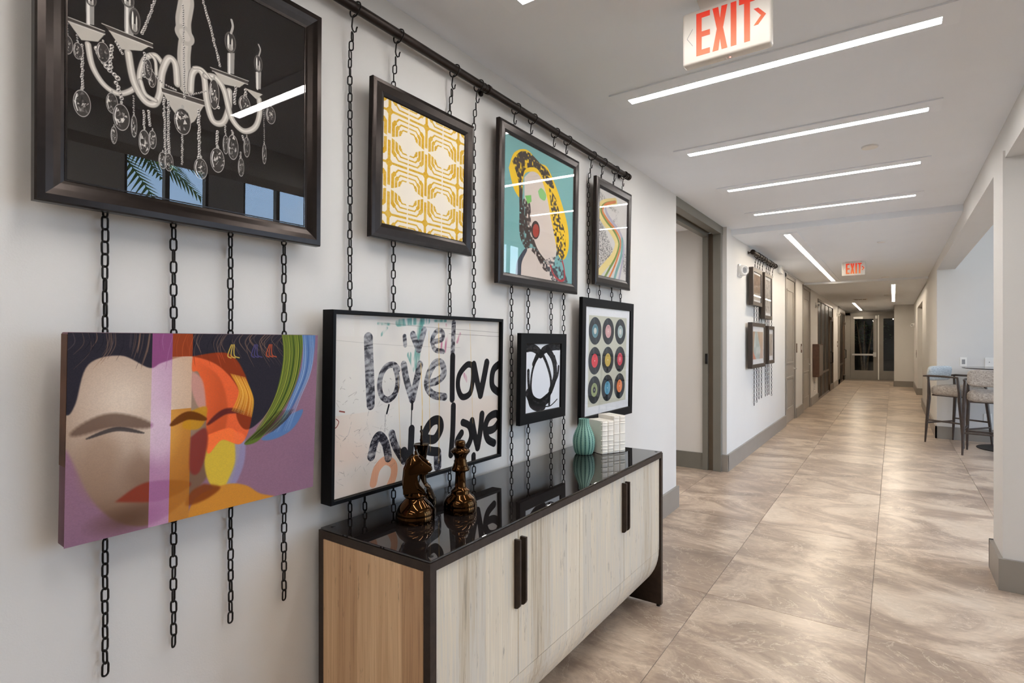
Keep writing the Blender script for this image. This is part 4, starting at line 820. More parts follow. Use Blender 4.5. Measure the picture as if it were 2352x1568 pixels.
def art_far(seed):
    if seed == 1:
        a = Art(260, 320, (150, 128, 108)); a.put(a.noise(4, 6, 1), (96, 74, 58)); a.poly([(0, 760), (1000, 700), (1000, 1000), (0, 1000)], (186, 180, 172), .9, soft=3)
        for k in range(9): a.stroke([(100 + k * 90, 900), (160 + k * 80, 500 + 40 * (k % 3)), (500, 430)], 12, (222, 214, 204), .7, 1)
        return a.material('sepia_photo', .6)
    if seed == 2:
        a = Art(220, 380, (190, 184, 178)); a.put(np.clip(a.noise(7, 12, 2) * 2 - .9, 0, 1), (92, 86, 82)); a.put(np.clip(a.noise(20, 40, 4) * 2 - 1.1, 0, 1), (230, 226, 222)); return a.material('grey_sketch', .6)
    if seed == 3:
        a = Art(300, 360, (206, 214, 212)); a.put(.8 * np.clip(a.noise(6, 8, 3) * 1.6 - .3, 0, 1), (150, 170, 170)); a.poly([(0, 0), (200, 0), (120, 300), (60, 700), (120, 1000), (0, 1000)], (176, 140, 112), .95, soft=2); a.poly([(420, 0), (1000, 0), (1000, 500), (800, 700), (560, 330)], (186, 150, 122), .9, soft=2); a.poly([(640, 1000), (760, 620), (1000, 500), (1000, 1000)], (196, 160, 140), .9, soft=2); a.poly([(0, 700), (300, 1000), (0, 1000)], (206, 120, 92), .9); return a.material('rusty_abstract', .6)
    a = Art(180, 360, (196, 184, 170)); a.put(.5 * a.noise(3, 5, 5), (150, 138, 124)); a.stroke([(900, 60), (480, 330), (240, 560), (200, 900)], 90, (96, 86, 78), .9, 2); a.stroke([(760, 300), (560, 600), (620, 980)], 140, (128, 116, 104), .9, 2); return a.material('tall_abstract', .6)

# ================================================================ FRAMED PICTURES
def frame_rails(W, H, bw, dep, profile='flat'):
    """mitred moulding round a W x H picture; local y along the wall, z up, x out of the wall (0 = front plane of the moulding)"""
    # cross-section, from outer back edge over the face to the inner lip: (inset, x)
    if profile == 'scoop': sec = [(0, -dep), (0, -0.006), (0.003, 0.0), (bw * .30, 0.0), (bw * .55, -0.004), (bw * .80, -0.010), (bw * .93, -0.0115), (bw * .95, -0.009), (bw, -0.009), (bw, -dep + 0.004)]
    elif profile == 'thin': sec = [(0, -dep), (0, -0.0015), (0.0015, 0.0), (bw - .0015, 0.0), (bw, -0.0015), (bw, -0.012)]
    elif profile == 'round': sec = [(0, -dep), (0, -0.004), (0.002, -0.001), (bw * .25, 0.001), (bw * .7, -0.001), (bw * .9, -0.006), (bw, -0.010), (bw, -dep + 0.004)]
    else: sec = [(0, -dep), (0, -0.002), (0.002, 0.0), (bw - .003, -0.001), (bw, -0.004), (bw, -dep + 0.004)]
    vs = []; n = len(sec)
    for cy, cz in ((0, 0), (1, 0), (1, 1), (0, 1)):
        for t, x in sec: vs.append((x, (W - t) if cy else t, (H - t) if cz else t))
    fs = []
    for c in range(4):
        d = (c + 1) % 4
        for k in range(n - 1): fs.append((c * n + k, c * n + k + 1, d * n + k + 1, d * n + k))
    return MB().add(vs, fs)
def sheet(name, m, y0, y1, z0, z1, x, parent, th=0.0):
    """flat printed sheet facing out of the wall, with its own texture coordinates"""
    me = bpy.data.meshes.new(name)
    vs = [(x, y0, z0), (x, y1, z0), (x, y1, z1), (x, y0, z1), (x - .0015, y0, z0), (x - .0015, y1, z0), (x - .0015, y1, z1), (x - .0015, y0, z1)]
    fs = [(0, 1, 2, 3), (7, 6, 5, 4), (0, 4, 5, 1), (1, 5, 6, 2), (2, 6, 7, 3), (3, 7, 4, 0)]
    me.from_pydata(vs, [], fs); uv = me.uv_layers.new(name='UVMap'); c = {0: (0, 0), 1: (1, 0), 2: (1, 1), 3: (0, 1)}
    for p in me.polygons:
        for li in p.loop_indices: uv.data[li].uv = c[me.loops[li].vertex_index % 4]
    me.materials.append(m); me.update(); o = bpy.data.objects.new(name, me); C.objects.link(o); o.parent = parent; return o
def picture(name, label, cat, x, y0, z0, W, H, tilt, bw, dep, prof, fm, art, glass='glass', inner=None, rec=0.006, group=None):
    t = thing(name, label, cat, (x, y0, z0), (0, tilt, 0), group)
    frame_rails(W, H, bw, dep, prof).build('frame', fm, t, sharp=20)
    a, b, c, d = inner or (bw, W - bw, bw, H - bw); back = -rec - 0.004
    MB().box(-dep + 0.001, back - 0.002, bw * .6, W - bw * .6, bw * .6, H - bw * .6).build('backing_board', M['backing'], t)
    e = .004
    sheet('print', art, a - e if inner is None else a, b + e if inner is None else b, c - e if inner is None else c, d + e if inner is None else d, back + .001, t)
    if glass: MB().add([(-rec, bw - e, bw - e), (-rec, W - bw + e, bw - e), (-rec, W - bw + e, H - bw + e), (-rec, bw - e, H - bw + e)], [(0, 1, 2, 3)]).build('glass_pane', M[glass], t)
    return t
G1 = 'framed pictures hung on the gallery wall'
picture('framed_picture', 'largest picture, black-and-white crystal chandelier in a wide dark frame', 'picture', -1.42, 0.360, 1.667, 0.674, 0.690, 0.009, 0.055, 0.026, 'scoop', M['frame_satin'], art_chandelier(), 'glass', rec=0.0095, group=G1)
picture('framed_picture', 'square yellow-and-cream geometric print in a dark bronze frame', 'picture', -1.43, 1.236, 1.732, 0.535, 0.535, 0.0229, 0.055, 0.022, 'round', M['frame_satin'], art_gold(), None, rec=0.006, group=G1)
picture('framed_picture', 'wide graffiti love lettering picture in a deep thin black frame above the cabinet', 'picture', -1.41, 1.061, 0.876, 0.8887, 0.602, 0.0182, 0.013, 0.050, 'thin', M['frame_black'], art_love(), 'glass_art', rec=0.012, inner=(0.0135, 0.8755, 0.0135, 0.5885), group=G1)
picture('framed_picture', 'teal picture of yellow, pale and black cut-out shapes in a bronze frame', 'picture', -1.43, 1.951, 1.639, 0.743, 0.730, 0.0153, 0.055, 0.022, 'round', M['frame_satin'], art_teal(), 'glass', group=G1)
picture('framed_picture', 'drawing of a rainbow-striped winding road, at the far end of the rod', 'picture', -1.43, 2.909, 1.715, 0.523, 0.634, 0.0181, 0.062, 0.022, 'round', M['frame_satin'], art_rainbow(), 'glass', group=G1)
picture('framed_picture', 'small black ink brush loop on white in a flat black frame', 'picture', -1.43, 2.1225, 0.985, 0.434, 0.4345, 0.0176, 0.052, 0.022, 'flat', M['frame_black'], art_ink(), 'glass_art', group=G1)
t = picture('framed_picture', 'nine vinyl records in a black frame with a white mat', 'picture', -1.43, 2.730, 0.903, 0.732, 0.726, 0.0175, 0.050, 0.022, 'flat', M['frame_black'], art_records(), 'glass', inner=(0.0509, 0.6812, 0.0489, 0.6760), group=G1)
# stretched canvas: the face and the edges turned over the stretcher
cv = thing('canvas_painting', 'unframed canvas of colour bands and soft rounded shapes below the chandelier picture', 'painting', (-1.42, 0.407, 0.948), (0, 0.0516, 0))
am = art_bands(); sheet('painted_face', am, 0, 0.598, 0, 0.451, 0, cv)
M['canvas_edge'] = mat('mauve_canvas_edge', (104, 74, 84), 0.8, noise=0.12, nscale=9); M['canvas_edge2'] = mat('brown_canvas_edge', (92, 62, 46), 0.8, noise=0.5, nscale=7)
MB().bbox(-0.040, -0.0012, 0.0003, 0.5977, 0.0003, 0.4507, b=0.003, seg=2).build('stretched_canvas', M['canvas_edge'], cv)
MB().box(-0.038, -0.003, -0.0004, 0.0006, 0.17, 0.447).build('painted_edge', M['canvas_edge2'], cv)

# far group of four smaller pictures
G2 = 'small framed pictures on the further left wall'
def far_pic(label, y0, y1, z0, z1, art, mat_w, gl, fm):
    t = thing('small_framed_picture', label, 'picture', (-1.375, y0, z0), (0, 0, 0), G2); W, H = y1 - y0, z1 - z0
    frame_rails(W, H, 0.048, 0.050, 'flat').build('frame', fm, t); MB().box(-0.048, -0.014, .03, W - .03, .03, H - .03).build('mat', M['mat_board'], t)
    sheet('print', art, .048 + mat_w, .0 + W - .048 - mat_w, .048 + mat_w * 1.2, .0 + H - .048 - mat_w * 1.2, -0.012, t)
    MB().add([(-0.006, .044, .044), (-0.006, W - .044, .044), (-0.006, W - .044, H - .044), (-0.006, .044, H - .044)], [(0, 1, 2, 3)]).build('glass_pane', M['glass'], t)
s_ = 1.375 / 1.43
far_pic('small sepia photograph in a brown frame, upper one nearest the siren', 7.309 * s_, 7.888 * s_, 1.38 + (1.836 - 1.38) * s_, 1.38 + (2.309 - 1.38) * s_, art_far(1), 0.02, True, M['frame_brown'])
far_pic('tall narrow grey sketch in a brown frame, upper one nearer the doors', 8.069 * s_, 8.623 * s_, 1.38 + (1.69 - 1.38) * s_, 1.38 + (2.322 - 1.38) * s_, art_far(2), 0.03, True, M['frame_brown'])
far_pic('rust-and-blue abstract with white mat, lower one of the small pictures', 7.258 * s_, 8.10 * s_, 1.38 + (1.042 - 1.38) * s_, 1.38 + (1.619 - 1.38) * s_, art_far(3), 0.05, True, M['frame_brown'])
far_pic('narrowest small picture, grey-brown abstract with white mat, lower one near the doors', 8.354 * s_, 8.80 * s_, 1.38 + (1.065 - 1.38) * s_, 1.38 + (1.60 - 1.38) * s_, art_far(4), 0.05, True, M['frame_brown'])

# ================================================================ RODS AND CHAINS
def rod(label, x, z, y0, y1, r, far=False):
    t = thing('display_rod', label, 'rod', (x, y0, z)); L = y1 - y0; wall = (XW2 if far else XL) - x
    MB().tube([(0, 0, 0), (0, L, 0)], r, 20).build('tube', M['rod'], t)
    T = Matrix.Rotation(-PI / 2, 4, 'X')
    for yy, s in ((L, 1), (0, -1)):
        if s < 0 and not far: continue
        c = MB().lathe([(r + .001, -.006 * s), (r + .005, -.003 * s), (r + .005, .004 * s), (r + .001, .006 * s), (r + .001, .012 * s), (r + .004, .014 * s), (r + .004, .022 * s), (r * .5, .026 * s)], 20, T=Matrix.Translation((0, yy, 0)) @ T); c.build('end_cap', M['rod'], t)
    for yy in ((0.02, L - .045) if far else (0.1, 1.75, L - .045)):
        MB().tube([(0, yy, 0), (wall + .004, yy, 0)], .007, 10).lathe([(.018, 0), (.018, .004), (.008, .007)], 16, T=Matrix.Translation((wall, yy, 0)) @ Matrix.Rotation(PI / 2, 4, 'Y')).lathe([(r + .0008, -.009), (r + .004, -.007), (r + .004, .007), (r + .0008, .009)], 20, T=Matrix.Translation((0, yy, 0)) @ T).build('bracket', M['rod'], t)
    if not far: MB().lathe([(r + .0003, -.003), (r + .0016, -.002), (r + .0016, .002), (r + .0003, .003)], 20, T=Matrix.Translation((0, 1.72, 0)) @ T).build('joint_ring', M['rod'], t)
RX, RZ = -1.447, 2.473
rod('long dark bronze rod along the top of the gallery wall', RX, RZ, 0.15, 3.425, 0.0165)
rod('short dark bronze rod on the further left wall', -1.395, 2.462, 7.12, 8.66, 0.024, True)
# one chain link: a stadium of round wire
def link_mesh(L=0.0355, Wd=0.0182, wire=0.0024, seg=5, n=5):
    P = []; r = Wd / 2 - wire; h = L / 2 - wire - r
    for k in range(seg + 1): a = PI * k / seg; P.append((0, r * math.cos(a), h + r * math.sin(a)))
    for k in range(seg + 1): a = PI + PI * k / seg; P.append((0, r * math.cos(a), -h + r * math.sin(a)))
    return MB().tube(P, wire, n, closed=True)
LINK = link_mesh().mesh('link', M['iron']); LINK.set_sharp_from_angle(angle=math.radians(80))
rng = random.Random(12)
def ring_hook(t, rx, k=1.0):
    """ring round the rod and an S-hook under it; local origin is the rod's centre, x=rx offset of the chain"""
    R_ = 0.0255 * k; P = [(R_ * math.cos(a) * 1.0, 0.004 * math.sin(a), R_ * math.sin(a) - .006) for a in [2 * PI * q / 20 for q in range(20)]]
    MB().tube(P, .0026 * k, 6, closed=True).build('ring', M['iron'], t)
    H = [(rx * .2, 0, -.022), (rx * .4, -.005, -.028), (rx * .6, -.007, -.038), (rx, -.007, -.062), (rx, -.004, -.072), (rx, .003, -.076), (rx, .010, -.071), (rx, .012, -.060), (rx, .015, -.054)]
    MB().tube([(p[0], p[1] * k, p[2] * k) for p in H], .0026 * k, 6).build('hook', M['iron'], t)
def chain(y, label, zend=0.606, ztop=None, phase=0.0):
    x0 = -1.4555
    t = thing('hanging_chain', label, 'chain', (RX, y, RZ) if ztop is None else (-1.473, y, ztop), (0, 0, 0), 'black link chains on the gallery wall')
    if ztop is None: ring_hook(t, -.009); z = RZ - 0.076 - 0.0145; ox, oz = RX, RZ
    else: z = ztop - 0.018; ox, oz = -1.473, ztop
    nl = int((z - 0.018 - zend) / 0.0282) + 1; off = phase; k = 0
    for k in range(nl):
        zz = z - k * 0.0282; f = min(1, max(0, (2.42 - zz) / 0.10)); x = x0 + (-1.474 - x0) * f
        o = bpy.data.objects.new('link', LINK); C.objects.link(o); o.parent = t
        o.location = (x - ox, rng.uniform(-.0005, .0005), zz - oz); o.rotation_euler = (rng.uniform(-.02, .02), 0, (PI / 2 if k % 2 else 0) + off + rng.uniform(-.32, .32))
    return t
CH = [(0.498, 'chain nearest the camera, ending lowest in view at the left'), (0.643, 'second chain from the near end, below the colour-band canvas'), (0.786, 'third chain from the near end, below the colour-band canvas'),
      (0.945, 'fourth chain, beside the right edge of the colour-band canvas'), (1.184, 'bare chain between the chandelier picture and the yellow print'), (1.376, 'chain at the near side of the yellow geometric print'),
      (1.680, 'chain at the middle right of the yellow geometric print'), (1.836, 'chain passing the far edge of the yellow geometric print'), (2.118, 'long bare chain between the love picture and the ink picture'),
      (2.262, 'chain behind the near side of the small ink picture'), (2.481, 'chain behind the far side of the small ink picture'), (2.614, 'chain passing the far edge of the small ink picture'),
      (2.911, 'chain just before the rainbow road picture'), (3.058, 'chain over the near side of the rainbow road picture'), (3.235, 'chain over the middle of the rainbow road picture'), (3.372, 'chain nearest the far end of the long rod')]
for i, (y, l) in enumerate(CH): chain(y, l, phase=(0.35, 0.75, 0.2, 0.6)[i % 4])
chain(1.246, 'short chain end showing under the love picture, near the cabinet corner', ztop=0.98, phase=.5)
# far chains: the links are a few pixels, so one joined strand each, hung from its own ring and hook
def far_chain(y, zend, label):
    t = thing('small_hanging_chain', label, 'chain', (-1.395, y, 2.462), (0, 0, 0), 'chains on the further left wall'); ring_hook(t, -.03, 1.35)
    m = MB(); z = 2.462 - .125; k = 0
    base = link_mesh(seg=3, n=4, wire=.0026)
    while z > zend + .018:
        T = Matrix.Translation((-.042 if z < 2.3 else -.032, 0, z - 2.462)) @ Matrix.Rotation((PI / 2 if k % 2 else 0) + .5, 4, 'Z'); m.add(base.v, base.f, True, T); z -= .0282; k += 1
    o = m.build('chain_strand', M['iron'], t); o['kind'] = 'stuff'
for y, ze, l in [(7.40, .57, 'first far chain, nearest the siren, hanging lowest'), (7.56, .595, 'second far chain from the siren'), (7.70, .615, 'third far chain from the siren'), (7.87, .60, 'fourth far chain, by the edge of the sepia picture'),
                 (8.14, .605, 'fifth far chain, in the gap between the small pictures'), (8.27, .607, 'sixth far chain, behind the tall grey sketch'), (8.40, .602, 'seventh far chain, behind the tall grey sketch'), (8.60, .587, 'last far chain, nearest the doors')]:
    far_chain(y, ze, l)

# ================================================================ SMALL THINGS ON THE WALLS
def siren(x, y, z, label, side=1, s=1.0):
    t = thing('alarm_sounder', label, 'alarm', (x, y, z), (0, 0, 0 if side > 0 else PI), 'white alarm sounders on the walls')
    MB().bbox(0, 0.022, -0.062 * s, 0.062 * s, -0.062 * s, 0.062 * s, b=0.008, seg=2).build('base_plate', M['white'], t)
    T = Matrix.Translation((0.018, 0, 0)) @ Matrix.Rotation(-.62 if side > 0 else .62, 4, 'Z') @ Matrix.Rotation(PI / 2, 4, 'Y')
    MB().lathe([(.046 * s, -.01), (.056 * s, .018), (.056 * s, .045), (.050 * s, .066), (.044 * s, .072), (.038 * s, .072), (.034 * s, .064), (.001, .062)], 28, T=T).build('horn', M['white'], t)
    g = MB()
    for k in range(-3, 4): h = .030 * s * math.sqrt(max(0, 1 - (k / 4) ** 2)); g.bbox(.061, .066, k * .0085 - .0025, k * .0085 + .0025, -h, h, b=.0008, T=Matrix.Translation((0.018, 0, 0)) @ Matrix.Rotation(-.62 if side > 0 else .62, 4, 'Z'))
    g.build('horn_grille', M['grey_plastic'], t)
siren(XW2, 6.66, 2.19, 'large white alarm sounder before the short rod', s=1.15); siren(XW2, 14.15, 2.20, 'white alarm sounder before the first dark partition'); siren(XW2, 19.9, 2.22, 'farthest white alarm sounder on the left wall')
siren(XR, 19.6, 1.85, 'white alarm sounder on the right wall near the end', side=-1)
t = thing('chime_box', 'small white box high on the wall beyond the short rod', 'box', (XW2, 9.35, 2.485)); MB().bbox(0, .045, -.11, .11, -.055, .055, b=.006, seg=2).build('casing', M['white'], t); MB().bbox(.044, .047, -.09, .09, -.035, .035, b=.001).build('cover', M['sign'], t)
def plate(name, label, cat, loc, rot, w, h, m, inner, im, grp=None):
    t = thing(name, label, cat, loc, rot, grp); MB().bbox(0, .006, -w / 2, w / 2, -h / 2, h / 2, b=.002).build('plate', m, t)
    for a, b, c, d in inner: MB().bbox(.004, .009, a, b, c, d, b=.0008).build('insert', im, t)
    return t
plate('door_sign', 'brown sign plate beside the first grey door', 'sign', (XW2, 11.22, 1.26), (0, 0, 0), .10, .17, M['box_wood'], [(-.03, .03, -.05, .05)], M['bronze_trim'])
plate('door_sign', 'brown sign plate just before the second grey door', 'sign', (XW2, 11.84, 1.25), (0, 0, 0), .13, .17, M['box_wood'], [(-.03, .03, -.03, .04)], M['white'])
plate('door_sign', 'dark sign plate near the farthest left partition', 'sign', (XW2, 20.1, 1.30), (0, 0, 0), .16, .18, M['box_wood'], [(-.04, .04, -.04, .04)], M['white'])
t = thing('wall_cabinet', 'reddish-brown wooden box projecting from the left wall', 'cabinet', (XW2, 13.62, 0.602)); MB().bbox(0, .125, 0, .80, 0, .72, b=.004).build('casing', M['box_wood'], t); MB().bbox(.124, .132, .03, .77, .03, .69, b=.003).build('front_panel', M['bronze_trim'], t)
plate('wall_grille', 'low white wall grille below the wooden box', 'vent', (XW2, 13.95, 0.38), (0, 0, 0), .30, .22, M['white'], [(-.12, .12, -.08 + .035 * k, -.065 + .035 * k) for k in range(5)], M['grey_plastic'])
RN = (0, 0, -PI / 2)
plate('light_switch', 'white switch plate above the bar table, the one with a grey rocker', 'switch', (0.804, 9.9, 1.097), RN, .075, .12, M['white'], [(-.018, .018, -.033, .033)], M['grey_plastic'])
plate('wall_socket', 'white blank socket plate at the pillar edge above the bar table', 'socket', (1.078, 9.9, 1.097), RN, .09, .12, M['white'], [(-.006, .006, -.006, .006)], M['grey_plastic'])
plate('wall_socket', 'low white double socket behind the bar stools', 'socket', (1.062, 9.9, 0.33), RN, .085, .12, M['white'], [(-.017, .017, .008, .038), (-.017, .017, -.038, -.008)], M['sign'])
plate('wall_socket', 'low socket plate on the far right wall', 'socket', (XR, 12.6, 0.38), (0, 0, PI), .08, .12, M['white'], [(-.017, .017, -.035, .035)], M['sign'])
plate('light_switch', 'small dark switch on the right wall beyond the alcove', 'switch', (XR, 18.3, 1.05), (0, 0, PI), .10, .20, M['recess'], [(-.02, .02, -.04, .04)], M['iron'])

# ================================================================ SIDEBOARD
SY0, SY1, SX0, SX1, SZ = 1.052, 2.806, -1.458, -0.990, 0.800
sb = thing('sideboard', 'long whitewashed wood cabinet with dark metal frame and black glass top', 'cabinet', (SX0, SY0, 0)); D_ = SX1 - SX0; L_ = SY1 - SY0; F = 0.024
f = MB()
f.box(0, D_, 0, L_, SZ - F, SZ)                                             # top slab
for y in (0, L_ - F): f.box(D_ - F, D_, y, y + F, 0.012, SZ - F).box(0, F, y, y + F, 0.012, SZ - F)
f.box(F, D_ - F, 0, F, .012, .036).box(F, D_ - F, 0.006, F, .036, SZ - F)
f.build('metal_frame', M['dark_metal'], sb)
MB().box(F, D_ - F, L_ - F, L_ - .002, 0.012, SZ - F).build('end_panel', M['dark_metal'], sb)
MB().box(F + .001, D_ - F - .001, -0.001, 0.006, 0.036, SZ - F - .001).build('side_panel', M['tan_wood'], sb)['label'] = 'honey brown wood side panel'
MB().bbox(.006, D_ - .003, .003, L_ - .003, SZ + .0005, SZ + .0065, b=.001).build('glass_top', None or bpy.data.materials.get('x') or M.setdefault('top_glass', None) or (lambda m: (M.__setitem__('top_glass', m), m)[1])(mat('smoked_black_glass', (26, 22, 21), 0.015, spec=0.85)), sb)
# belly: quarter-round front edge below the doors
R_ = 0.24; cx, cz = D_ - 0.012 - R_, 0.295; prof = [(cx + R_, cz + .002)] + [(cx + R_ * math.cos(-a), cz + R_ * math.sin(-a)) for a in [PI / 2 * k / 14 for k in range(1, 15)]] + [(.01, cz - R_), (.01, cz + .002)]
MB().prism(prof, F + .001, L_ - F - .001, 'y').build('curved_base', M['pale_wood'], sb, sharp=25)
MB().box(.01, D_ - .032, F, L_ - F, cz, SZ - F).build('carcass', M['dark_metal'], sb)
cuts = [F + .001, 0.4235, 0.848, 1.275, L_ - F - .001]
hm = MB(); hp = [(0, 0), (0, .222), (.024, .222), (.024, .016), (.021, .008), (.015, .002), (.008, 0)]
for k in range(4):
    a, b = cuts[k] + .0013, cuts[k + 1] - .0013
    d = MB().bbox(D_ - .030, D_ - .010, a, b, cz + .004, SZ - F - .003, b=.0012).build('door', M['pale_wood'], sb)
    y = (b - .022 if k % 2 == 0 else a + .010)
    MB().prism([(D_ - .012 + p[0], .523 + p[1]) for p in hp], y, y + .009, 'y').build('handle', M['dark_metal'], d)
for x in (.02, D_ - .02):
    for y in (.015, L_ - .012): MB().lathe([(.010, 0), (.010, .010), (.006, .013)], 12, c=(x, y, 0)).build('foot', M['iron'], sb)
for x in (.03, D_ - .025):
    for y in (.03, L_ - .03): MB().lathe([(.007, 0), (.007, .0012), (.004, .0018)], 16, c=(x, y, SZ + .0065)).build('clear_bumper', M['table_black'], sb)
TOP = SZ + .0066

# ================================================================ THINGS ON THE SIDEBOARD
def piece_base(r, h):
    return [(r * .97, 0), (r, .004), (r, .019), (r * .985, .021), (r * .985, .0235), (r * .995, .026), (r * .95, .036), (r * .82, .050), (r * .62, .062), (r * .50, .070), (r * .47, h)]
# knight
kt = thing('chess_knight', 'bronze chess knight, nearest piece on the glass top', 'chess piece', (-1.262, 1.272, TOP), (0, 0, math.radians(38)))
MB().lathe(piece_base(.063, .074) + [(.034, .076), (.037, .080), (.037, .085), (.033, .089), (.030, .092)], 48).build('base', M['chess'], kt)
hd = [(-.036, .088), (-.0375, .110), (-.036, .140), (-.032, .168), (-.024, .190), (-.012, .206), (.002, .214), (.008, .214), (.013, .206), (.024, .193), (.036, .184), (.046, .176), (.0525, .170), (.055, .162), (.050, .157), (.044, .155), (.040, .150), (.034, .148), (.022, .151), (.013, .150), (.010, .143), (.012, .130), (.018, .117), (.026, .106), (.034, .097), (.034, .088)]
def knight_head():
    m = MB(); n = len(hd); layers = [(-1, .70), (-.9, .90), (-.55, 1.0), (.55, 1.0), (.9, .90), (1, .70)]
    cxm = .004; vs = []; fs = []
    for s, k in layers:
        for x, z in hd:
            w = .0175 + .0125 * max(0, min(1, (.19 - z) / .10)); w *= (1 if x < .02 else .72)
            vs.append((cxm + (x - cxm) * (1 - (1 - k) * .16), s * w, .150 + (z - .150) * (1 - (1 - k) * .10)))
    for j in range(len(layers) - 1):
        for i in range(n): q = (i + 1) % n; fs.append((j * n + i, j * n + q, (j + 1) * n + q, (j + 1) * n + i))
    fs.append(tuple(range(n))); fs.append(tuple(range(len(vs) - 1, len(vs) - n - 1, -1))); return m.add(vs, fs, True)
knight_head().build('horse_head', M['chess'], kt, sharp=50)
for s in (-1, 1):
    MB().prism([(.000, .205), (.010, .208), (.004, .226), (-.002, .222)], s * .007 - .004, s * .007 + .004, 'y').build('ear', M['chess'], kt)
    MB().lathe([(.0001, -.0025), (.0025, -.001), (.0032, .0), (.0025, .001), (.0001, .0025)], 10, c=(.022, s * .0155, .180), caps=False).build('eye', M['chess'], kt)
    MB().tube([(.006, s * .019, .150), (.004, s * .023, .125), (.012, s * .0265, .108), (.028, s * .022, .094)], [.002, .004, .005, .002], 8).build('cheek_fold', M['chess'], kt)
MB().tube([(.012, 0, .207), (.024, 0, .195), (.036, 0, .186), (.050, 0, .174)], [.004, .006, .006, .004], 8).build('brow_ridge', M['chess'], kt)
MB().tube([(-.037, 0, .10), (-.0375, 0, .13), (-.034, 0, .165), (-.024, 0, .192), (-.008, 0, .212)], [.004, .0045, .0045, .004, .003], 8).build('mane', M['chess'], kt)
# queen
qn = thing('chess_queen', 'bronze chess queen with a round knob, standing apart on the right', 'chess piece', (-1.205, 1.428, TOP))
MB().lathe(piece_base(.0565, .066)[:-3] + [(.034, .060), (.032, .064), (.0325, .070), (.030, .075), (.024, .079), (.020, .084), (.0185, .100), (.0172, .128), (.0185, .134), (.029, .137), (.031, .142), (.030, .146), (.0255, .155), (.0215, .165), (.0222, .171), (.0195, .174), (.0205, .183), (.0235, .190), (.0325, .200), (.033, .204), (.029, .209), (.021, .214), (.0165, .217)], 48).build('body', M['chess'], qn, sharp=60)
MB().lathe([(.012, .215), (.016, .219), (.0178, .226), (.0170, .232), (.0150, .237), (.0120, .239), (.006, .2405), (.0001, .241)], 32, caps=False).build('knob', M['chess'], qn)
# king behind the knight
kg = thing('chess_king', 'tall bronze chess king with a thin cross, behind the knight', 'chess piece', (-1.352, 1.392, TOP), (0, 0, math.radians(120)))
MB().lathe(piece_base(.052, .066)[:-3] + [(.034, .064), (.032, .070), (.0235, .078), (.0185, .086), (.0165, .110), (.015, .145), (.0165, .150), (.024, .153), (.025, .158), (.0175, .163), (.018, .170), (.0215, .190), (.0265, .212), (.0275, .215), (.0255, .217), (.020, .214), (.005, .213)], 48).build('body', M['chess2'], kg, sharp=60)
MB().lathe([(.0045, .212), (.004, .222), (.0058, .230), (.004, .236), (.0036, .246)], 14).bbox(-.0035, .0035, -.0022, .0022, .244, .280, b=.0008).bbox(-.012, .012, -.0022, .0022, .258, .266, b=.0008).build('cross', M['chess2'], kg)
# knitted-look vase
vs_ = thing('ceramic_vase', 'sea-green ceramic vase with a knitted relief beside the white books', 'vase', (-1.298, 2.512, TOP))
def vase():
    prof = [(.036, .0), (.042, .003), (.048, .015), (.0535, .035), (.0560, .058), (.0555, .075), (.052, .094), (.0465, .110), (.0395, .126), (.0325, .141), (.0285, .152), (.0265, .162), (.0262, .170), (.0268, .178), (.0255, .180), (.0225, .178), (.021, .160)]
    nz_, na = 132, 224; vs = []; fs = []; pr = Art.smooth(prof, 9); L = len(pr)
    for j in range(nz_):
        q = j / (nz_ - 1) * (L - 1); i = min(L - 2, int(q)); t = q - i; r = pr[i][0] * (1 - t) + pr[i + 1][0] * t; z = pr[i][1] * (1 - t) + pr[i + 1][1] * t
        inner = j > nz_ * .90
        for k in range(na):
            a = 2 * PI * k / na; rb = 16 * a / (2 * PI); fr = rb - math.floor(rb)
            rib = -0.0022 * math.exp(-((fr - .5) / .10) ** 2) if not inner else 0
            side = (fr * 2) % 1.0; br = 0.00085 * math.sin(z * 2 * PI / .0085 + (1 if fr < .5 else -1) * abs(((fr * 2) % 1) - .5) * 5) if not inner and .004 < z < .172 else 0
            rr = r + rib * min(1, r / .05) + br * min(1, r / .04); vs.append((rr * math.cos(a), rr * math.sin(a), z))
    for j in range(nz_ - 1):
        for k in range(na): k2 = (k + 1) % na; fs.append((j * na + k, j * na + k2, (j + 1) * na + k2, (j + 1) * na + k))
    fs.append(tuple(range(na - 1, -1, -1)))
    return MB().add(vs, fs, True)
vase().build('body', M['vase'], vs_, sharp=180)
MB().lathe([(.0225, .172), (.0205, .12), (.001, .10)], 32, caps=False).build('inside', M['felt'], vs_)
# four ivory ceramic books, spines facing out
def book(y, w, h, d, label):
    t = thing('decorative_book', label, 'book', (-1.215 + .431 * y - .902 * d, 2.547 + .902 * y + .431 * d, TOP + .002), (0, 0, -.4456), group='ivory books beside the vase'); c = MB()
    sp = [(d + .004 * math.sin(PI * k / 6) ** .6 if 0 < k < 6 else d - .004, w * (.5 - .5 * math.cos(PI * k / 6))) for k in range(7)]
    c.prism([(0, .001), (d - .004, 0)] + [(p[0], p[1]) for p in sp[1:-1]] + [(d - .004, w), (0, w - .001)], 0, h, 'z'); c.build('block', M['book'], t)
    zs = [h * .955, h * .86, h * .80, h * .52, h * .30, h * .22, h * .06] if h > .175 else [h * .95, h * .87, h * .71, h * .56, h * .40, h * .25, h * .15, h * .05]
    for z in zs:
        m = MB(); m.tube([(d - .006, .0005, z), (d + .001, w * .12, z), (d + .005, w * .5, z), (d + .001, w * .88, z), (d - .006, w - .0005, z)], .0036, 6); m.build('raised_band', M['book'], t)
    MB().box(.002, d - .004, .002, w - .002, -.002, 0).build('felt_base', M['felt'], t)
y = 0.0
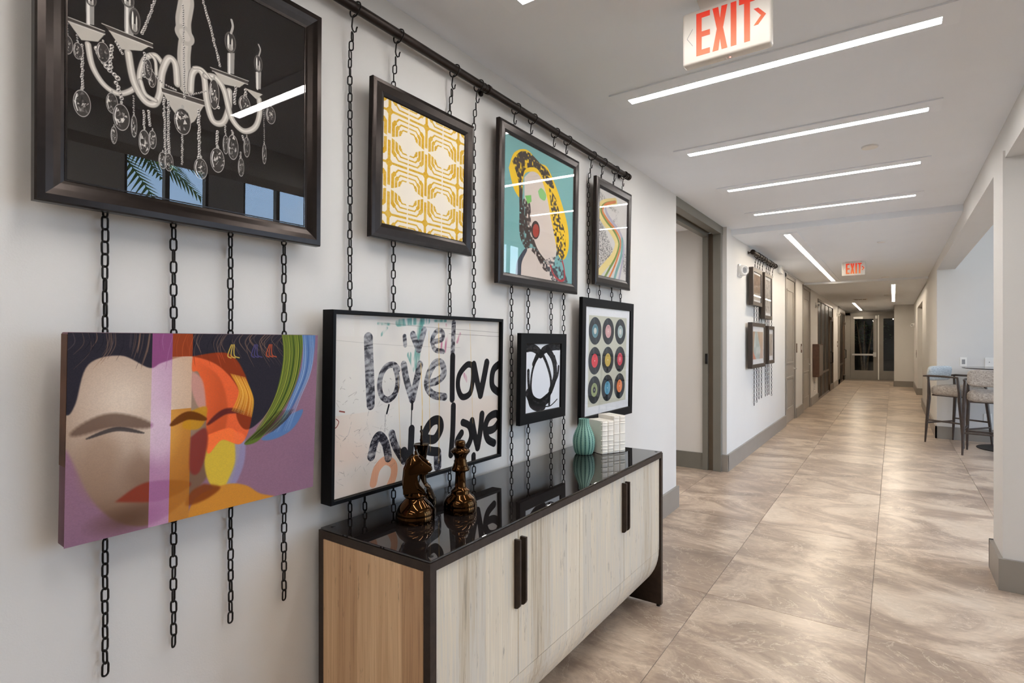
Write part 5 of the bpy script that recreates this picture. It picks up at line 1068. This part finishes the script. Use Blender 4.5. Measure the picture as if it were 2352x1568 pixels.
for w, h, d, l in [(.038, .166, .115, 'short ivory book next to the vase'), (.036, .166, .115, 'short ivory book, second from the vase'), (.038, .186, .125, 'taller ivory book, third from the vase'), (.038, .187, .125, 'taller ivory book, farthest from the vase')]:
    book(y, w, h, d, l); y += w + .0015

# ================================================================ BAR TABLE AND STOOLS
tb = thing('bar_table', 'round black pedestal bar table half hidden by the pillar', 'table', (1.25, 9.365, 0))
MB().lathe([(.001, 1.016), (.40, 1.020), (.505, 1.030), (.51, 1.036), (.505, 1.040), (.001, 1.040)], 64).build('table_top', M['table_black'], tb)
MB().lathe([(.045, .03), (.032, .10), (.030, .92), (.06, .99), (.12, 1.015)], 28).build('pedestal', M['iron'], tb)
MB().lathe([(.36, 0), (.36, .008), (.20, .020), (.09, .035), (.046, .07)], 56).build('base_disc', M['iron'], tb)
def cushion(w, d, h, name, m, parent, T, crown=.02, curve=0.0):
    """padded slab w (y) by d (x), thickness h, softly crowned; curve bends it round z"""
    n = 14; vs = []; fs = []
    def S(a, p): return math.copysign(abs(a) ** p, a)
    rows = 12; cols = 36
    for j in range(rows + 1):
        ph = -PI / 2 + PI * j / rows
        for k in range(cols):
            th = 2 * PI * k / cols; x = d / 2 * S(math.cos(ph), .35) * S(math.cos(th), .38); yy = w / 2 * S(math.cos(ph), .35) * S(math.sin(th), .38); z = h / 2 * S(math.sin(ph), .6)
            z += crown * (1 - (2 * x / d) ** 2) * (1 - (2 * yy / w) ** 2) * (1 if z > 0 else .2); vs.append((x + curve * (2 * yy / w) ** 2, yy, z))
    for j in range(rows):
        for k in range(cols): k2 = (k + 1) % cols; fs.append((j * cols + k, j * cols + k2, (j + 1) * cols + k2, (j + 1) * cols + k))
    return MB().add(vs, fs, True, T).build(name, m, parent, sharp=180)
def stool(label, x, y, rz):
    """faces its local +x; legs splay outwards"""
    t = thing('bar_stool', label, 'bar stool', (x, y, 0), (0, 0, rz), 'upholstered bar stools at the table')
    cushion(.47, .47, .145, 'seat', M['fabric'], t, Matrix.Translation((.0, 0, .712)), .012)
    cushion(.44, .205, .060, 'backrest', M['fabric_blue'] if 'blue' in label else M['fabric'], t, Matrix.Translation((-.245, 0, .942)) @ Matrix.Rotation(PI / 2 + .16, 4, 'Y'), .006, -.0)
    MB().box(-.20, .20, -.20, .20, .640, .660).build('seat_frame', M['stool_wood'], t)
    legs = {}
    for sx in (-1, 1):
        for sy in (-1, 1):
            top = Vector((.185 * sx - .03, .245 * sy, .905 if sx < 0 else .905)); mid = Vector((.195 * sx - .01, .25 * sy, .66)); bot = Vector((.245 * sx, .265 * sy, 0))
            MB().tube([bot, bot + (mid - bot) * .4, mid - Vector((0, 0, .06)), mid + Vector((0, 0, .03)), top], [.0105, .017, .022, .020, .012], 10).build('leg', M['stool_wood'], t); legs[sx, sy] = (bot, mid)
    def at(sx, sy, z): b, m_ = legs[sx, sy]; return b + (m_ - b) * (z / m_.z)
    for (a, b, z) in (((-1, -1), (-1, 1), .27), ((1, -1), (1, 1), .24), ((-1, -1), (1, -1), .31), ((-1, 1), (1, 1), .31)):
        MB().tube([at(*a, z), at(*b, z)], .011, 8).build('stretcher', M['stool_wood'], t)
    for sy in (-1, 1):
        MB().tube([(-.285, .245 * sy, .905), (-.20, .252 * sy, .912), (0, .255 * sy, .912), (.16, .245 * sy, .905)], [.010, .014, .014, .010], 8).build('arm_rail', M['stool_wood'], t)
    return t
stool('bar stool turned toward the table, with a pale blue-grey backrest', .715, 9.50, math.radians(-38))
stool('bar stool seen from behind, nearest the pillar', .99, 8.78, math.radians(80))

# ================================================================ OUTDOORS
pl = thing('palm_tree', 'feathery palm tree outside the lounge windows', 'tree', (5.6, 2.45, -0.12))
MB().tube([(0, 0, 0), (.05, .02, 1.8), (.02, -.02, 3.3), (0, 0, 4.3)], [.20, .15, .13, .16], 14).build('trunk', M['bark'], pl)
fr_rng = random.Random(21)
for k in range(26):
    az = 2 * PI * k / 26 * 1.0 + fr_rng.uniform(-.15, .15); el = fr_rng.uniform(-.2, 1.15); Lf = fr_rng.uniform(1.5, 2.0); m = MB(); pts = []
    for j in range(15):
        s = j / 14; rr = Lf * s * math.cos(el * (1 - .3 * s)); zz = 4.3 + Lf * s * math.sin(el) - .75 * s * s * Lf * .6; pts.append(Vector((rr * math.cos(az), rr * math.sin(az), zz)))
    m.tube(pts, [.018 * (1 - j / 16) for j in range(15)], 5)
    for j in range(1, 14):
        for hh in (0, .5):
            p = pts[j] + (pts[j + 1] - pts[j]) * hh; d = (pts[j + 1] - pts[j - 1]).normalized(); sd = d.cross(Vector((0, 0, 1))).normalized(); ll = .48 * math.sin(PI * min(1, (j + hh) / 14 * .85 + .12))
            for s in (-1, 1):
                tip = p + sd * s * ll * .75 + d * ll * .55 - Vector((0, 0, .12 * ll)); w_ = d * .028; m.add([tuple(p - w_), tuple(p + w_), tuple((p + tip) / 2 + w_ + Vector((0, 0, .02))), tuple(tip)], [(0, 1, 2), (0, 2, 3)])
    m.build('frond', M['leaf'], pl)
yt = thing('yard_tree', 'slim leafy tree in the dark beyond the end doors', 'tree', (-.95, 26.0, -.02)); ty = MB()
for dx in (-.12, .0, .14): ty.tube([(dx * .4, 0, 0), (dx, .02, 1.0), (dx * 2.2, 0, 2.2)], [.05, .035, .02], 7)
ty.build('trunk', M['bark'], yt); lf = MB()
for k in range(420):
    c = Vector((fr_rng.gauss(0, .45), fr_rng.gauss(0, .35), fr_rng.uniform(1.3, 2.5))); a = fr_rng.uniform(0, 6.28); d = Vector((math.cos(a), math.sin(a), fr_rng.uniform(-.5, .5))) * .09; n2 = d.cross(Vector((0, 0, 1))) * .35; lf.add([tuple(c), tuple(c + d * .5 + n2), tuple(c + d), tuple(c + d * .5 - n2)], [(0, 1, 2, 3)])
o = lf.build('foliage', M['leaf'], yt); o['kind'] = 'stuff'
pd = bpy.data.lights.new('yard_fill', 'POINT'); pd.energy = 7; pd.color = (1, .85, .65); pd.shadow_soft_size = .1; po = bpy.data.objects.new('yard_fill', pd); C.objects.link(po); po.location = (-.3, 25.0, 2.6)  # added point light without a fixture, brightens the yard tree
